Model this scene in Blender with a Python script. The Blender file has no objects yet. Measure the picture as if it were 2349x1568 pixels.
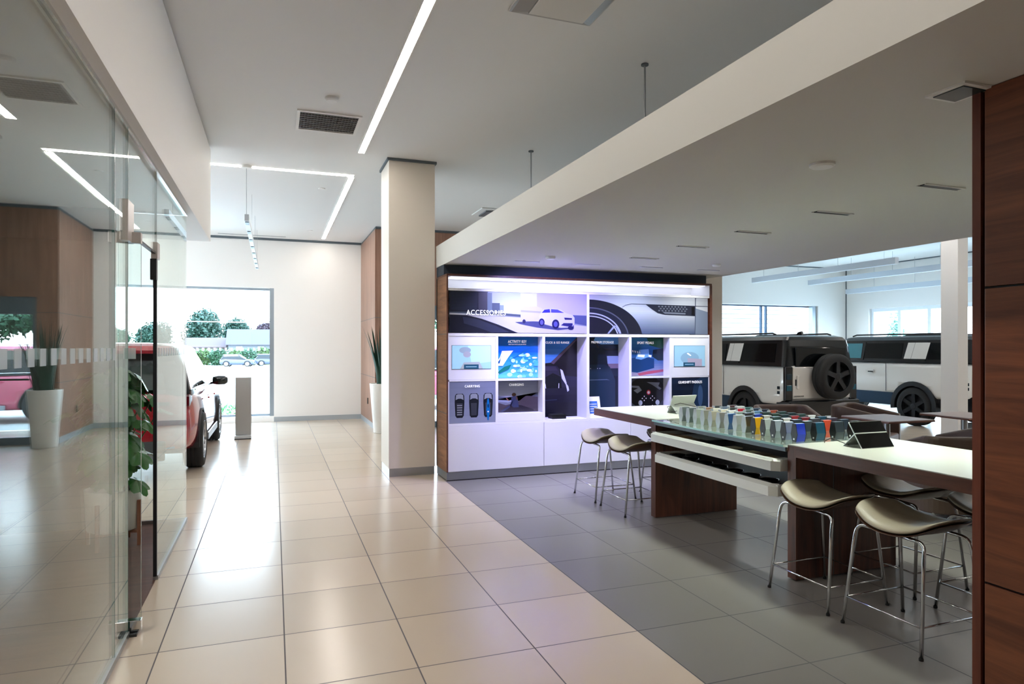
import bpy, bmesh, math, random
from math import sin, cos, pi, radians
from mathutils import Vector, Matrix, noise
random.seed(7)
sc = bpy.context.scene
COL = sc.collection
# ---------------------------------------------------------------- camera
cd = bpy.data.cameras.new('camera'); cam = bpy.data.objects.new('camera', cd); COL.objects.link(cam)
cam.location = (0, 0, 1.57); cam.rotation_euler = (radians(90), 0, -0.347)
cd.sensor_width = 36; cd.lens = 23.142; cd.shift_y = 0.005; cd.clip_start = 0.05; cd.clip_end = 600
sc.camera = cam
# ---------------------------------------------------------------- world, exposure
sc.view_settings.view_transform = 'Standard'; sc.view_settings.look = 'None'
sc.view_settings.gamma = 1; sc.view_settings.use_curve_mapping = False
sc.view_settings.exposure = 1.38
W = bpy.data.worlds.new('sky'); sc.world = W; W.use_nodes = True
nt = W.node_tree; nt.nodes.clear()
o = nt.nodes.new('ShaderNodeOutputWorld'); b = nt.nodes.new('ShaderNodeBackground')
g = nt.nodes.new('ShaderNodeTexCoord'); s = nt.nodes.new('ShaderNodeSeparateXYZ'); r = nt.nodes.new('ShaderNodeValToRGB')
nt.links.new(g.outputs['Generated'], s.inputs[0]); nt.links.new(s.outputs[2], r.inputs[0]); nt.links.new(r.outputs[0], b.inputs[0])
r.color_ramp.elements[0].position = 0.0; r.color_ramp.elements[0].color = (.84, .93, 1, 1)
r.color_ramp.elements[1].position = 0.7; r.color_ramp.elements[1].color = (.5, .74, 1, 1)
b.inputs[1].default_value = 6.5
nt.links.new(b.outputs[0], o.inputs[0])

def link_light(name, kind, loc, energy, color, rot=(0, 0, 0), **kw):
    l = bpy.data.lights.new(name, kind); l.energy = energy; l.color = color
    for k, v in kw.items(): setattr(l, k, v)
    ob = bpy.data.objects.new(name, l); ob.location = loc; ob.rotation_euler = rot; COL.objects.link(ob)
    return ob
sun = link_light('sun', 'SUN', (0, 0, 20), 1.6, (1, .96, .9), (radians(38), radians(-28), 0), angle=0.01)
def portal(name, loc, sx, sy, rot):
    ob = link_light(name, 'AREA', loc, 1, (1, 1, 1), rot, shape='RECTANGLE', size=sx, size_y=sy)
    ob.data.cycles.is_portal = True
portal('window_portal_back', (-2.2, 14.95, 1.45), 4.4, 2.7, (radians(-90), 0, 0))
portal('window_portal_door', (2.9, 14.95, 1.2), 1.6, 2.4, (radians(-90), 0, 0))
portal('window_portal_showroom', (12.0, 14.95, 1.5), 5.3, 2.5, (radians(-90), 0, 0))
portal('window_portal_right', (15.9, 10.5, 1.4), 2.6, 7.0, (0, radians(90), 0))
portal('window_portal_left', (-9.1, 10.6, 1.5), 2.6, 7.0, (0, radians(-90), 0))

# ---------------------------------------------------------------- materials
def lin(h):
    h = h.lstrip('#'); c = [int(h[i:i+2], 16) / 255 for i in (0, 2, 4)]
    return tuple((x / 12.92 if x <= .04045 else ((x + .055) / 1.055) ** 2.4) for x in c) + (1,)
MATS = {}
def mat(key, col='#808080', rough=.5, metal=0., spec=.5, emit=None, es=0., coat=0., bump=None, noise_amt=0., nscale=20):
    if key in MATS: return MATS[key]
    m = bpy.data.materials.new(key); m.use_nodes = True; MATS[key] = m
    t = m.node_tree; p = t.nodes['Principled BSDF']
    c = lin(col) if isinstance(col, str) else tuple(col) + (1,)
    p.inputs['Base Color'].default_value = c; p.inputs['Roughness'].default_value = rough
    p.inputs['Metallic'].default_value = metal; p.inputs['Specular IOR Level'].default_value = spec
    p.inputs['Coat Weight'].default_value = coat; p.inputs['Coat Roughness'].default_value = .03
    if emit: p.inputs['Emission Color'].default_value = lin(emit); p.inputs['Emission Strength'].default_value = es
    if noise_amt or bump:
        tc = t.nodes.new('ShaderNodeTexCoord'); n = t.nodes.new('ShaderNodeTexNoise'); n.inputs['Scale'].default_value = nscale
        n.inputs['Detail'].default_value = 4; t.links.new(tc.outputs['Object'], n.inputs['Vector'])
        if noise_amt:
            mx = t.nodes.new('ShaderNodeMix'); mx.data_type = 'RGBA'
            mx.inputs[6].default_value = c; mx.inputs[7].default_value = tuple(x * (1 - noise_amt) for x in c[:3]) + (1,)
            t.links.new(n.outputs[0], mx.inputs[0]); t.links.new(mx.outputs[2], p.inputs['Base Color'])
        if bump:
            bp = t.nodes.new('ShaderNodeBump'); bp.inputs['Strength'].default_value = bump; bp.inputs['Distance'].default_value = .01
            t.links.new(n.outputs[0], bp.inputs['Height']); t.links.new(bp.outputs[0], p.inputs['Normal'])
    return m
def wood(key, c1, c2, stretch, rough=.35, scale=1.0, rings=0.):
    m = bpy.data.materials.new(key); m.use_nodes = True; MATS[key] = m
    t = m.node_tree; p = t.nodes['Principled BSDF']; p.inputs['Roughness'].default_value = rough
    ge = t.nodes.new('ShaderNodeNewGeometry'); mp = t.nodes.new('ShaderNodeMapping'); mp.inputs['Scale'].default_value = stretch
    n = t.nodes.new('ShaderNodeTexNoise'); n.inputs['Scale'].default_value = scale; n.inputs['Detail'].default_value = 7; n.inputs['Roughness'].default_value = .62
    n.inputs['Distortion'].default_value = rings
    cr = t.nodes.new('ShaderNodeValToRGB'); cr.color_ramp.elements[0].position = .32; cr.color_ramp.elements[1].position = .68
    cr.color_ramp.elements[0].color = lin(c1); cr.color_ramp.elements[1].color = lin(c2)
    t.links.new(ge.outputs['Position'], mp.inputs[0]); t.links.new(mp.outputs[0], n.inputs['Vector'])
    t.links.new(n.outputs[0], cr.inputs[0]); t.links.new(cr.outputs[0], p.inputs['Base Color'])
    return m
def math_node(t, op, a, b=None, c=None):
    n = t.nodes.new('ShaderNodeMath'); n.operation = op
    for i, v in enumerate((a, b, c)):
        if v is None: continue
        if isinstance(v, (int, float)): n.inputs[i].default_value = v
        else: t.links.new(v, n.inputs[i])
    return n.outputs[0]
def glassmat(key, tint, r0=.04, rough=0.):
    m = bpy.data.materials.new(key); m.use_nodes = True; MATS[key] = m
    t = m.node_tree; t.nodes.clear()
    ou = t.nodes.new('ShaderNodeOutputMaterial'); tr = t.nodes.new('ShaderNodeBsdfTransparent'); gl = t.nodes.new('ShaderNodeBsdfGlossy')
    tr.inputs[0].default_value = tuple(tint) + (1,); gl.inputs['Roughness'].default_value = rough; gl.inputs[0].default_value = (.93, .97, .96, 1)
    ge = t.nodes.new('ShaderNodeNewGeometry'); vd = t.nodes.new('ShaderNodeVectorMath'); vd.operation = 'DOT_PRODUCT'
    t.links.new(ge.outputs['Incoming'], vd.inputs[0]); t.links.new(ge.outputs['Normal'], vd.inputs[1])
    a = math_node(t, 'ABSOLUTE', vd.outputs['Value']); f = math_node(t, 'POWER', math_node(t, 'SUBTRACT', 1.0, a), 5.0)
    f = math_node(t, 'MULTIPLY_ADD', f, 1 - r0, r0)
    mx = t.nodes.new('ShaderNodeMixShader'); t.links.new(f, mx.inputs[0]); t.links.new(tr.outputs[0], mx.inputs[1]); t.links.new(gl.outputs[0], mx.inputs[2])
    t.links.new(mx.outputs[0], ou.inputs[0])
    return m
def tilemat(key, col, grout, x0, y0, sp, rough, gw=.0035):
    m = bpy.data.materials.new(key); m.use_nodes = True; MATS[key] = m
    t = m.node_tree; p = t.nodes['Principled BSDF']
    ge = t.nodes.new('ShaderNodeNewGeometry'); se = t.nodes.new('ShaderNodeSeparateXYZ'); t.links.new(ge.outputs['Position'], se.inputs[0])
    def near(o_, off):
        u = math_node(t, 'DIVIDE', math_node(t, 'SUBTRACT', o_, off), sp)
        fr = math_node(t, 'ABSOLUTE', math_node(t, 'SUBTRACT', math_node(t, 'FRACT', math_node(t, 'ADD', u, 100.5)), .5))
        return math_node(t, 'LESS_THAN', fr, gw / sp), math_node(t, 'FLOOR', math_node(t, 'ADD', u, 100.0))
    gx, ix = near(se.outputs[0], x0); gy, iy = near(se.outputs[1], y0)
    gr = math_node(t, 'MAXIMUM', gx, gy)
    cb = t.nodes.new('ShaderNodeCombineXYZ'); t.links.new(ix, cb.inputs[0]); t.links.new(iy, cb.inputs[1])
    wn = t.nodes.new('ShaderNodeTexWhiteNoise'); t.links.new(cb.outputs[0], wn.inputs[0])
    c = lin(col)
    m1 = t.nodes.new('ShaderNodeMix'); m1.data_type = 'RGBA'; m1.inputs[6].default_value = c; m1.inputs[7].default_value = (c[0]*.90, c[1]*.90, c[2]*.90, 1)
    t.links.new(wn.outputs[0], m1.inputs[0])
    m2 = t.nodes.new('ShaderNodeMix'); m2.data_type = 'RGBA'; t.links.new(gr, m2.inputs[0]); t.links.new(m1.outputs[2], m2.inputs[6]); m2.inputs[7].default_value = lin(grout)
    t.links.new(m2.outputs[2], p.inputs['Base Color'])
    t.links.new(math_node(t, 'MULTIPLY_ADD', gr, .5, rough), p.inputs['Roughness'])
    p.inputs['Specular IOR Level'].default_value = .7
    return m
WHITE = mat('white_paint', '#eae8e4', .6); CEIL = mat('ceiling_paint', '#e4e4e2', .8); CANOPY = mat('canopy_paint', '#cfcdc6', .75)
GAP = mat('shadow_gap_black', '#59636a', .6); STEEL = mat('brushed_steel', '#a9adb0', .32, .9)
CHROME = mat('chrome', '#d8dadc', .08, 1.); BLACK = mat('black_plastic', '#0c0d0f', .35); RUBBER = mat('rubber', '#141516', .75)
LAM = mat('white_laminate', '#e9e9ea', .3); TOPW = mat('white_table_top', '#c4c7be', .3)
GLASS = glassmat('clear_glass', (.955, .985, .975)); WGLASS = glassmat('window_glass', (.96, .985, .99), .03)
FROST = mat('frosted_film', '#e8f2f6', .5)
def _frost():
    t = FROST.node_tree; p = t.nodes['Principled BSDF']; p.inputs['Alpha'].default_value = .38
_frost(); SEAL = mat('black_seal', '#05080f', .4)
WT = wood('walnut_table', '#3c2119', '#6a3d2b', (14, 14, 1.0), .33, 1.6, .4)
WTE = wood('walnut_edge', '#4a2a20', '#6b4030', (14, 1.0, 14), .35, 1.6, .3)
WV = wood('walnut_vestibule', '#7d5a48', '#a07a66', (12, 12, .7), .4, 1.5, .4)
WR = wood('walnut_cabinet', '#542c1b', '#804a2e', (1.2, .9, 13), .38, 1.3, .9)
WD = wood('walnut_display', '#5f3a26', '#9a6a48', (2.0, 1.6, 15), .4, 1.2, .8)
WF = wood('dark_wood_floor', '#4a3330', '#66483f', (1.2, 9, 1), .35, 1.4, .3)
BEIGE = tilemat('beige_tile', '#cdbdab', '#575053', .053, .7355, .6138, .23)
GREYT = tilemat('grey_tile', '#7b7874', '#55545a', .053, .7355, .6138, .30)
LED = mat('led_diffuser', '#ffffff', .5, emit='#fff6ec', es=15)

# ---------------------------------------------------------------- mesh builder
class MB:
    def __init__(s): s.v = []; s.f = []; s.mi = []; s.mats = []; s.cur = 0; s.sm = []; s.smooth = False
    def m(s, material):
        if material not in s.mats: s.mats.append(material)
        s.cur = s.mats.index(material); return s
    def add(s, vs, fs):
        b = len(s.v); s.v += [tuple(v) for v in vs]
        for f in fs: s.f.append([b + i for i in f]); s.mi.append(s.cur); s.sm.append(s.smooth)
        return s
    def box(s, x0, x1, y0, y1, z0, z1):
        return s.add([(x0,y0,z0),(x1,y0,z0),(x1,y1,z0),(x0,y1,z0),(x0,y0,z1),(x1,y0,z1),(x1,y1,z1),(x0,y1,z1)],
                     [(0,3,2,1),(4,5,6,7),(0,1,5,4),(1,2,6,5),(2,3,7,6),(3,0,4,7)])
    def quad(s, *p): return s.add(p, [tuple(range(len(p)))])
    def prism(s, pts, axis, a, b):
        def mk(p, t): return {'x': (t, p[0], p[1]), 'y': (p[0], t, p[1]), 'z': (p[0], p[1], t)}[axis]
        n = len(pts); vs = [mk(p, a) for p in pts] + [mk(p, b) for p in pts]
        return s.add(vs, [tuple(range(n))[::-1], tuple(range(n, 2*n))] + [(i, (i+1) % n, n+(i+1) % n, n+i) for i in range(n)])
    def rings(s, rs, cap=True, closed=True):
        n = len(rs[0]); vs = [p for r_ in rs for p in r_]; fs = []
        for k in range(len(rs)-1):
            for i in range(n if closed else n-1):
                j = (i+1) % n; fs.append((k*n+i, k*n+j, (k+1)*n+j, (k+1)*n+i))
        if cap: fs += [tuple(range(n))[::-1], tuple((len(rs)-1)*n+i for i in range(n))]
        return s.add(vs, fs)
    def tube(s, pts, r, n=10, cap=True):
        pts = [Vector(p) for p in pts]; rs = []; up = None
        for i, p in enumerate(pts):
            d = (pts[min(i+1, len(pts)-1)] - pts[max(i-1, 0)]).normalized()
            if up is None: up = Vector((0, 0, 1)) if abs(d.z) < .9 else Vector((1, 0, 0))
            a = d.cross(up).normalized(); bb = a.cross(d).normalized(); up = bb
            rr = r[i] if isinstance(r, (list, tuple)) else r
            rs.append([p + a*cos(2*pi*k/n)*rr + bb*sin(2*pi*k/n)*rr for k in range(n)])
        return s.rings(rs, cap)
    def lathe(s, prof, c=(0, 0, 0), axis='z', n=32, cap=True):
        rs = []
        for (r_, h) in prof:
            ring = []
            for k in range(n):
                a = 2*pi*k/n; u, v = r_*cos(a), r_*sin(a)
                ring.append({'z': (c[0]+u, c[1]+v, c[2]+h), 'x': (c[0]+h, c[1]+u, c[2]+v), 'y': (c[0]+u, c[1]+h, c[2]+v)}[axis])
            rs.append(ring)
        return s.rings(rs, cap)
    def cyl(s, c, r_, h, axis='z', n=24): return s.lathe([(r_, 0), (r_, h)], c, axis, n)
    def build(s, name, material=None, parent=None, label=None, bevel=0, seg=2, subsurf=0, world=False, ang=35):
        me = bpy.data.meshes.new(name)
        off = Vector(parent_loc(parent)) if (world and parent) else Vector((0, 0, 0))
        me.from_pydata([tuple(Vector(v) - off) for v in s.v], [], s.f)
        ms = s.mats if s.mats else [material]
        for x in ms: me.materials.append(x)
        if s.mats:
            for p, i in zip(me.polygons, s.mi): p.material_index = i
        bm = bmesh.new(); bm.from_mesh(me); bmesh.ops.recalc_face_normals(bm, faces=bm.faces); bm.to_mesh(me); bm.free()
        for p, q in zip(me.polygons, s.sm): p.use_smooth = q
        ob = bpy.data.objects.new(name, me); COL.objects.link(ob)
        if parent: ob.parent = parent
        if label: ob['label'] = label
        if bevel:
            md = ob.modifiers.new('bevel', 'BEVEL'); md.width = bevel; md.segments = seg; md.limit_method = 'ANGLE'; md.angle_limit = radians(ang)
        if subsurf:
            md = ob.modifiers.new('sub', 'SUBSURF'); md.levels = subsurf; md.render_levels = subsurf
        return ob
def parent_loc(p):
    v = Vector((0, 0, 0))
    while p: v += p.location; p = p.parent
    return v
def tag(o_, label=None, cat=None, group=None, kind=None):
    if label: o_['label'] = label
    if cat: o_['category'] = cat
    if group: o_['group'] = group
    if kind: o_['kind'] = kind
    return o_
def thing(name, label, cat, loc=(0, 0, 0), group=None):
    o_ = bpy.data.objects.new(name, None); o_.empty_display_size = .1; COL.objects.link(o_); o_.location = loc
    return tag(o_, label, cat, group)
def struct(name, mb, material=None, **k):
    return tag(mb.build(name, material, **k), kind='structure')
def copy_tree(o_, parent=None):
    c = o_.copy(); COL.objects.link(c); c.parent = parent
    for ch in [x for x in bpy.data.objects if x.parent == o_]: copy_tree(ch, c)
    return c
def bake(ob):
    dg = bpy.context.evaluated_depsgraph_get(); dg.update()
    me = bpy.data.meshes.new_from_object(ob.evaluated_get(dg)); ob.modifiers.clear(); ob.data = me
    return ob
def ellipse(cx_, cy_, rx, ry, n=24, a0=0, a1=360):
    return [(cx_ + rx*cos(radians(a0+(a1-a0)*k/n)), cy_ + ry*sin(radians(a0+(a1-a0)*k/n))) for k in range(n + (0 if a1-a0 == 360 else 1))]
def text(name, body, size, material, loc, rot=(pi/2, 0, 0), parent=None, width=None, ext=.001, label=None, world=True, center=False):
    cu = bpy.data.curves.new(name, 'FONT'); cu.body = body; cu.size = size; cu.extrude = ext; cu.space_character = 1.08; cu.resolution_u = 3
    if center: cu.align_x = 'CENTER'
    tmp = bpy.data.objects.new(name, cu); COL.objects.link(tmp)
    dg = bpy.context.evaluated_depsgraph_get(); dg.update()
    me = bpy.data.meshes.new_from_object(tmp.evaluated_get(dg)); bpy.data.objects.remove(tmp)
    me.materials.clear(); me.materials.append(material)
    if width:
        xs = [v.co.x for v in me.vertices]; k = width / (max(xs) - min(xs))
        for v in me.vertices: v.co.x *= k
    ob = bpy.data.objects.new(name, me); COL.objects.link(ob); ob.rotation_euler = rot
    ob.location = Vector(loc) - (parent_loc(parent) if (parent and world) else Vector((0, 0, 0)))
    if parent: ob.parent = parent
    if label: ob['label'] = label
    return ob
# ================================================================ THE SHELL
H = 3.857
def grid_floor(name, rects, m): 
    mb = MB()
    for (x0, x1, y0, y1) in rects: mb.box(x0, x1, y0, y1, -.1, 0)
    return struct(name, mb, m)
grid_floor('floor', [(-.75, 1.89, -6, 14.75), (-9, -.75, 6.6, 14.75), (1.89, 6.19, 7.5, 14.75), (6.19, 15.7, -6, 14.75)], BEIGE)
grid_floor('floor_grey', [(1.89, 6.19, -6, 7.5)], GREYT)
grid_floor('floor_office', [(-5, -.75, -6, 6.6)], WF)
struct('ceiling', MB().box(-9, 15.7, -6, 14.75, H, H+.12), CEIL)
def wall(name, axis, pos, th, a0, a1, z0, z1, holes, m=WHITE):
    mb = MB()
    def bx(u0, u1, w0, w1):
        if u1-u0 < 1e-4 or w1-w0 < 1e-4: return
        if axis == 'y': mb.box(u0, u1, pos, pos+th, w0, w1)
        else: mb.box(pos, pos+th, u0, u1, w0, w1)
    cur = a0
    for (h0, h1, hz0, hz1) in sorted(holes):
        bx(cur, h0, z0, z1); bx(h0, h1, z0, hz0); bx(h0, h1, hz1, z1); cur = h1
    bx(cur, a1, z0, z1)
    return struct(name, mb, m)
wall('wall_back', 'y', 14.75, .35, -9, 15.7, 0, H, [(-4.4, .0, .12, 2.81), (2.11, 3.7, 0, 2.38), (9.4, 14.66, .3, 2.745)])
wall('wall_right', 'x', 15.7, .3, -6, 15.1, 0, H, [(7.0, 13.97, .12, 2.64)])
wall('wall_left', 'x', -9.3, .3, -6, 15.1, 0, H, [(7.2, 14.2, .12, 2.8)])
wall('wall_front', 'y', -6.2, .2, -9.3, 15.9, 0, H, [])
OFF = mat('office_wall_paint', '#3c423f', .7)
wall('wall_office', 'x', -5.15, .15, -6, 6.6, 0, 2.78, [], OFF)
wall('wall_office_back', 'y', 6.61, .1, -5, -1.32, 0, 2.775, [], OFF)
# soffit above the glass wall, corner at y = 8.25
struct('wall_soffit', MB().box(-5, -.682, -6, 8.252, 2.775, H-.03), WHITE)
struct('trim_1', MB().box(-4.95, -.70, -6, 8.235, H-.03, H), GAP)
# dark reveals round the top of the walls
struct('trim_2', MB().box(-9, 1.8, 14.72, 14.75, H-.045, H).box(4.7, 15.7, 14.72, 14.75, H-.025, H), GAP)
struct('trim_3', MB().box(15.67, 15.7, -6, 14.75, H-.025, H).box(15.68, 15.7, 14.73, 14.75, 0, H), GAP)
BASE = mat('baseboard_alu', '#b4bcc2', .4, .6)
struct('baseboard_back', MB().box(0, 1.8, 14.735, 14.75, 0, .1).box(4.6, 9.4, 14.735, 14.75, 0, .1), BASE)
# canopy (lowered ceiling over the lounge)
struct('ceiling_canopy', MB().box(1.89, 5.84, -6, 8.0, 2.55, 2.815), CANOPY)
struct('trim_4', MB().box(1.895, 5.6, 7.62, 7.98, 2.432, 2.55), mat('recess_shade', '#2a3846', .6))  # filler box above the display, its dark blue colour stands in for shade
# columns
def column(n, x0, x1, y0, y1, z1=H-.03, base=True, m_=None):
    t = thing('column', n, 'column', ((x0+x1)/2, (y0+y1)/2, 0))
    MB().box(x0, x1, y0, y1, .1, z1).build('shaft', m_ or mat('column_paint', '#ded6ca', .55), t, world=True)
    if base:
        MB().box(x0+.006, x1-.006, y0+.006, y1-.006, 0, .1).build('base', STEEL, t, world=True)
        MB().box(x0-.02, x1+.02, y0-.02, y1+.02, z1, H).build('shadow_gap', GAP, t, world=True)
    return t
column('square white column beside the accessories wall, standing on beige tiles', 1.305, 1.872, 7.985, 8.58)
column('square white column just right of the accessories wall, behind the canopy edge', 5.60, 6.146, 7.985, 8.58)
column('slim white column in front of the far white off-road car', 9.77, 9.985, 7.1, 7.372, m_=mat('column_paint_cool', '#eceef0', .5))
# vestibule of walnut panels
v = MB(); v.m(WV)
v.box(1.8, 1.9, 12.6, 14.75, .1, H-.05); v.box(1.9, 2.11, 12.6, 12.7, .1, H-.05); v.box(2.11, 3.7, 12.6, 12.7, 2.38, H-.05)
v.box(3.7, 4.7, 12.6, 12.7, .1, H-.05); v.box(4.6, 4.7, 12.7, 14.75, .1, H-.05)
v.m(GAP); v.box(1.815, 4.685, 12.615, 12.69, H-.05, H); v.box(1.815, 1.89, 12.69, 14.75, H-.05, H)
for z in (.99, 2.13): v.box(1.797, 1.80, 12.6, 14.75, z-.004, z+.004); v.box(1.8, 2.11, 12.597, 12.6, z-.004, z+.004)
v.m(BASE); v.box(1.80, 1.9, 12.6, 14.75, 0, .1); v.box(1.9, 2.11, 12.6, 12.69, 0, .1); v.box(3.7, 4.7, 12.6, 12.69, 0, .1)
struct('wall_vestibule', v)
tag(MB().box(1.785, 1.797, 13.55, 13.62, .42, .54).build('power_outlet', BLACK, bevel=.002), 'small dark power outlet low on the walnut wall', 'outlet')

# ---------------------------------------------------------------- windows
FRM = mat('window_frame_alu', '#9fa9b2', .35, .7); FRD = mat('window_frame_dark', '#3a4c60', .4, .5); FRW = mat('window_frame_white', '#dfe5ec', .4)
def window(n, axis, pos, a0, a1, z0, z1, muls, fr=FRM, w=.05, dep=.08):
    t = thing('window_%d' % n, None, None); t['kind'] = 'structure'
    mb = MB()
    def bx(mb_, u0, u1, w0, w1, p0, p1):
        if axis == 'y': mb_.box(u0, u1, p0, p1, w0, w1)
        else: mb_.box(p0, p1, u0, u1, w0, w1)
    bx(mb, a0, a0+w, z0, z1, pos, pos+dep); bx(mb, a1-w, a1, z0, z1, pos, pos+dep)
    bx(mb, a0+w, a1-w, z0, z0+w, pos, pos+dep); bx(mb, a0+w, a1-w, z1-w, z1, pos, pos+dep)
    for u in muls: bx(mb, u-w/2, u+w/2, z0+w, z1-w, pos, pos+dep)
    mb.build('window_frame', fr, t)
    g_ = MB(); bx(g_, a0+w, a1-w, z0+w, z1-w, pos+dep/2-.006, pos+dep/2+.006); g_.build('glass', WGLASS, t)
    return t
w1 = window(1, 'y', 14.86, -4.4, 0, .12, 2.81, [-2.25], w=.045)
MB().box(-.085, 0, 14.77, 14.86, .12, 2.81).build('jamb', FRM, w1)
fs = MB()
for k in range(30):
    x = -.16 - k*.108
    fs.box(x-.045, x+.0, 14.888, 14.893, 1.49, 1.56)
fs.build('frosted_squares', FROST, w1)
w2 = window(2, 'y', 14.95, 9.4, 14.66, .3, 2.745, [12.84, 13.01], FRD, w=.035)
MB().box(14.50, 14.625, 14.80, 14.95, .3, 2.745).build('jamb', FRM, w2)
window(3, 'x', 15.78, 7.0, 13.97, .12, 2.64, [13.97-.03-.86*k for k in range(1, 9)], FRW, w=.09)
window(4, 'x', -9.2, 7.2, 14.2, .12, 2.8, [9.5, 11.9], FRM)
# entrance door in the vestibule (its image shows in the left glass wall)
d = thing('door_1', None, None); d['kind'] = 'structure'
MB().box(2.11, 2.17, 12.62, 12.68, 0, 2.38).box(3.64, 3.7, 12.62, 12.68, 0, 2.38).box(2.17, 3.64, 12.62, 12.68, 2.1, 2.38).box(2.17, 3.64, 12.62, 12.68, 0, .12).box(2.87, 2.94, 12.62, 12.68, .12, 2.1).build('door_frame', mat('door_alu', '#6d7a84', .4, .6), d)
MB().box(2.17, 2.87, 12.645, 12.655, .12, 2.1).box(2.94, 3.64, 12.645, 12.655, .12, 2.1).build('glass', WGLASS, d)
MB().tube([(2.2, 12.58, 1.05), (2.85, 12.58, 1.05)], .016).tube([(2.24, 12.62, 1.05), (2.24, 12.58, 1.05)], .012).build('push_bar', BLACK, d)

# ---------------------------------------------------------------- glass office wall, x = -0.75
GX = -.75
def pane(name, y0, y1, z0, z1, label):
    ob = MB().box(GX-.006, GX+.006, y0, y1, z0, z1).build(name, GLASS); return tag(ob, kind='structure')
gw = thing('glass_partition', 'frameless glass office partition with chrome rails on the left of the aisle', 'glass wall', (GX, 3, 0))
for (y0, y1, z0, z1) in ((-3, 3.745, .03, 2.76), (3.75, 4.064, .03, 2.76), (4.068, 4.988, 2.205, 2.76), (4.993, 6.6, .03, 2.76)):
    MB().box(GX-.006, GX+.006, y0, y1, z0, z1).build('glass_panel', GLASS, gw, world=True)
MB().box(-1.32, GX-.006, 6.594, 6.606, .03, 2.76).build('glass_panel', GLASS, gw, world=True)
MB().box(GX-.014, GX+.014, -3, 4.062, 0, .03).box(GX-.014, GX+.014, 4.995, 6.61, 0, .03).box(-1.32, GX-.014, 6.586, 6.614, 0, .03).build('floor_rail', STEEL, gw, world=True)
MB().box(GX-.012, GX+.012, -3, 6.61, 2.755, 2.775).box(-1.32, GX-.012, 6.59, 6.61, 2.755, 2.775).build('head_rail', CHROME, gw, world=True)
sm = MB()
for y in (3.7475, 4.066, 4.9905): sm.box(GX-.0065, GX+.0065, y-.0035, y+.0035, .03 if y < 4 else 2.2, 2.755)
sm.box(GX-.0065, GX+.0065, 4.060, 4.066, .03, 2.2)
sm.build('joint', mat('glass_edge_green', '#2f5a52', .2), gw, world=True)
MB().box(GX-.013, GX+.009, 4.972, 4.992, .03, 2.15).box(GX-.012, GX+.009, 4.07, 4.985, 2.193, 2.205).build('seal', SEAL, gw, world=True, label='black door seal')
PAT = mat('patch_satin', '#c9c2be', .3, .5)
MB().box(GX-.02, GX+.02, 3.99, 4.15, 2.14, 2.36).build('patch_fitting', PAT, gw, world=True, bevel=.003)
MB().box(GX-.02, GX+.02, 4.93, 5.03, 2.16, 2.27).build('patch_fitting', PAT, gw, world=True, bevel=.003)
MB().box(GX-.026, GX+.012, 4.94, 4.99, 2.02, 2.16).build('strike', BLACK, gw, world=True, bevel=.002)
fs = MB()
for k in range(34):
    y = -.2 + k*.118
    if y < 3.7: fs.box(GX+.0065, GX+.0085, y, y+.06, 1.505, 1.565)
for k in range(13): fs.box(GX+.0065, GX+.0085, 5.06+k*.118, 5.12+k*.118, 1.505, 1.565)
fs.build('frosted_squares', FROST, gw, world=True)
link_light('office_fill_light', 'AREA', (-2.9, 2.6, 2.74), 30, (1, .95, .88), shape='RECTANGLE', size=1.2, size_y=.6)  # unseen fill light added to brighten the office, no fitting
lf = thing('glass_door', 'frameless glass door leaf standing open into the office', 'door', (-.74, 4.11, 0))
MB().box(-1.62, -.69, 4.104, 4.116, .075, 2.14).build('door_glass', GLASS, lf, world=True)
MB().box(-.6885, -.688, 4.104, 4.116, .075, 2.14).box(-1.621, -1.6205, 4.104, 4.116, .075, 2.14).build('glass_edge', MATS['glass_edge_green'], lf, world=True)
MB().box(-.845, -.686, 4.09, 4.13, 2.14, 2.20).build('patch_fitting', PAT, lf, world=True, bevel=.003)
MB().box(-.845, -.686, 4.085, 4.135, .016, .075).build('patch_fitting', CHROME, lf, world=True, bevel=.003)
MB().box(-.80, -.70, 4.05, 4.21, .0, .014).build('floor_plate', mat('dark_chrome', '#4a4e52', .15, 1.), lf, world=True)
fs = MB()
for k in range(8): fs.box(-1.56+k*.112, -1.50+k*.112, 4.1165, 4.1185, 1.505, 1.565)
fs.build('frosted_squares', FROST, lf, world=True)

# ---------------------------------------------------------------- ceiling equipment
def strip(label, x0, x1, y0, y1):
    t = thing('linear_ceiling_light', label, 'ceiling light', ((x0+x1)/2, (y0+y1)/2, H), 'recessed linear ceiling lights')
    MB().box(x0, x1, y0, y1, H-.006, H-.001).build('diffuser', LED, t, world=True)
    e = .012
    for q_ in (x0-e, x1): MB().box(q_, q_+e, y0-e, y1+e, H-.008, H).build('trim', WHITE, t, world=True)
strip('long recessed light line running along the aisle towards the camera', .93, 1.0, -5, 7.885)
strip('recessed light line crossing the aisle behind the suspended track light', -5.6, 1.0, 8.96, 9.03)
strip('recessed light line receding to the far wall from the light corner', .945, 1.015, 9.1, 14.4)
strip('recessed light line deep in the showroom ceiling on the right', 12.6, 12.67, 1, 9.9)
strip('recessed light line over the showroom cars', 9.0, 9.07, -4, 13.5)
t = thing('air_vent', 'white framed return air grille with dark slats beside the light line', 'vent', (.52, 6.94, H))
MB().box(.21, .825, 6.64, 6.67, H-.015, H).box(.21, .825, 7.2, 7.235, H-.015, H).box(.21, .24, 6.67, 7.2, H-.015, H).box(.795, .825, 6.67, 7.2, H-.015, H).build('frame', WHITE, t, world=True)
MB().box(.24, .795, 6.67, 7.2, H-.003, H-.001).build('duct', BLACK, t, world=True)
sl = MB()
for k in range(9): sl.box(.24, .795, 6.688+k*.058, 6.697+k*.058, H-.014, H-.004)
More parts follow.
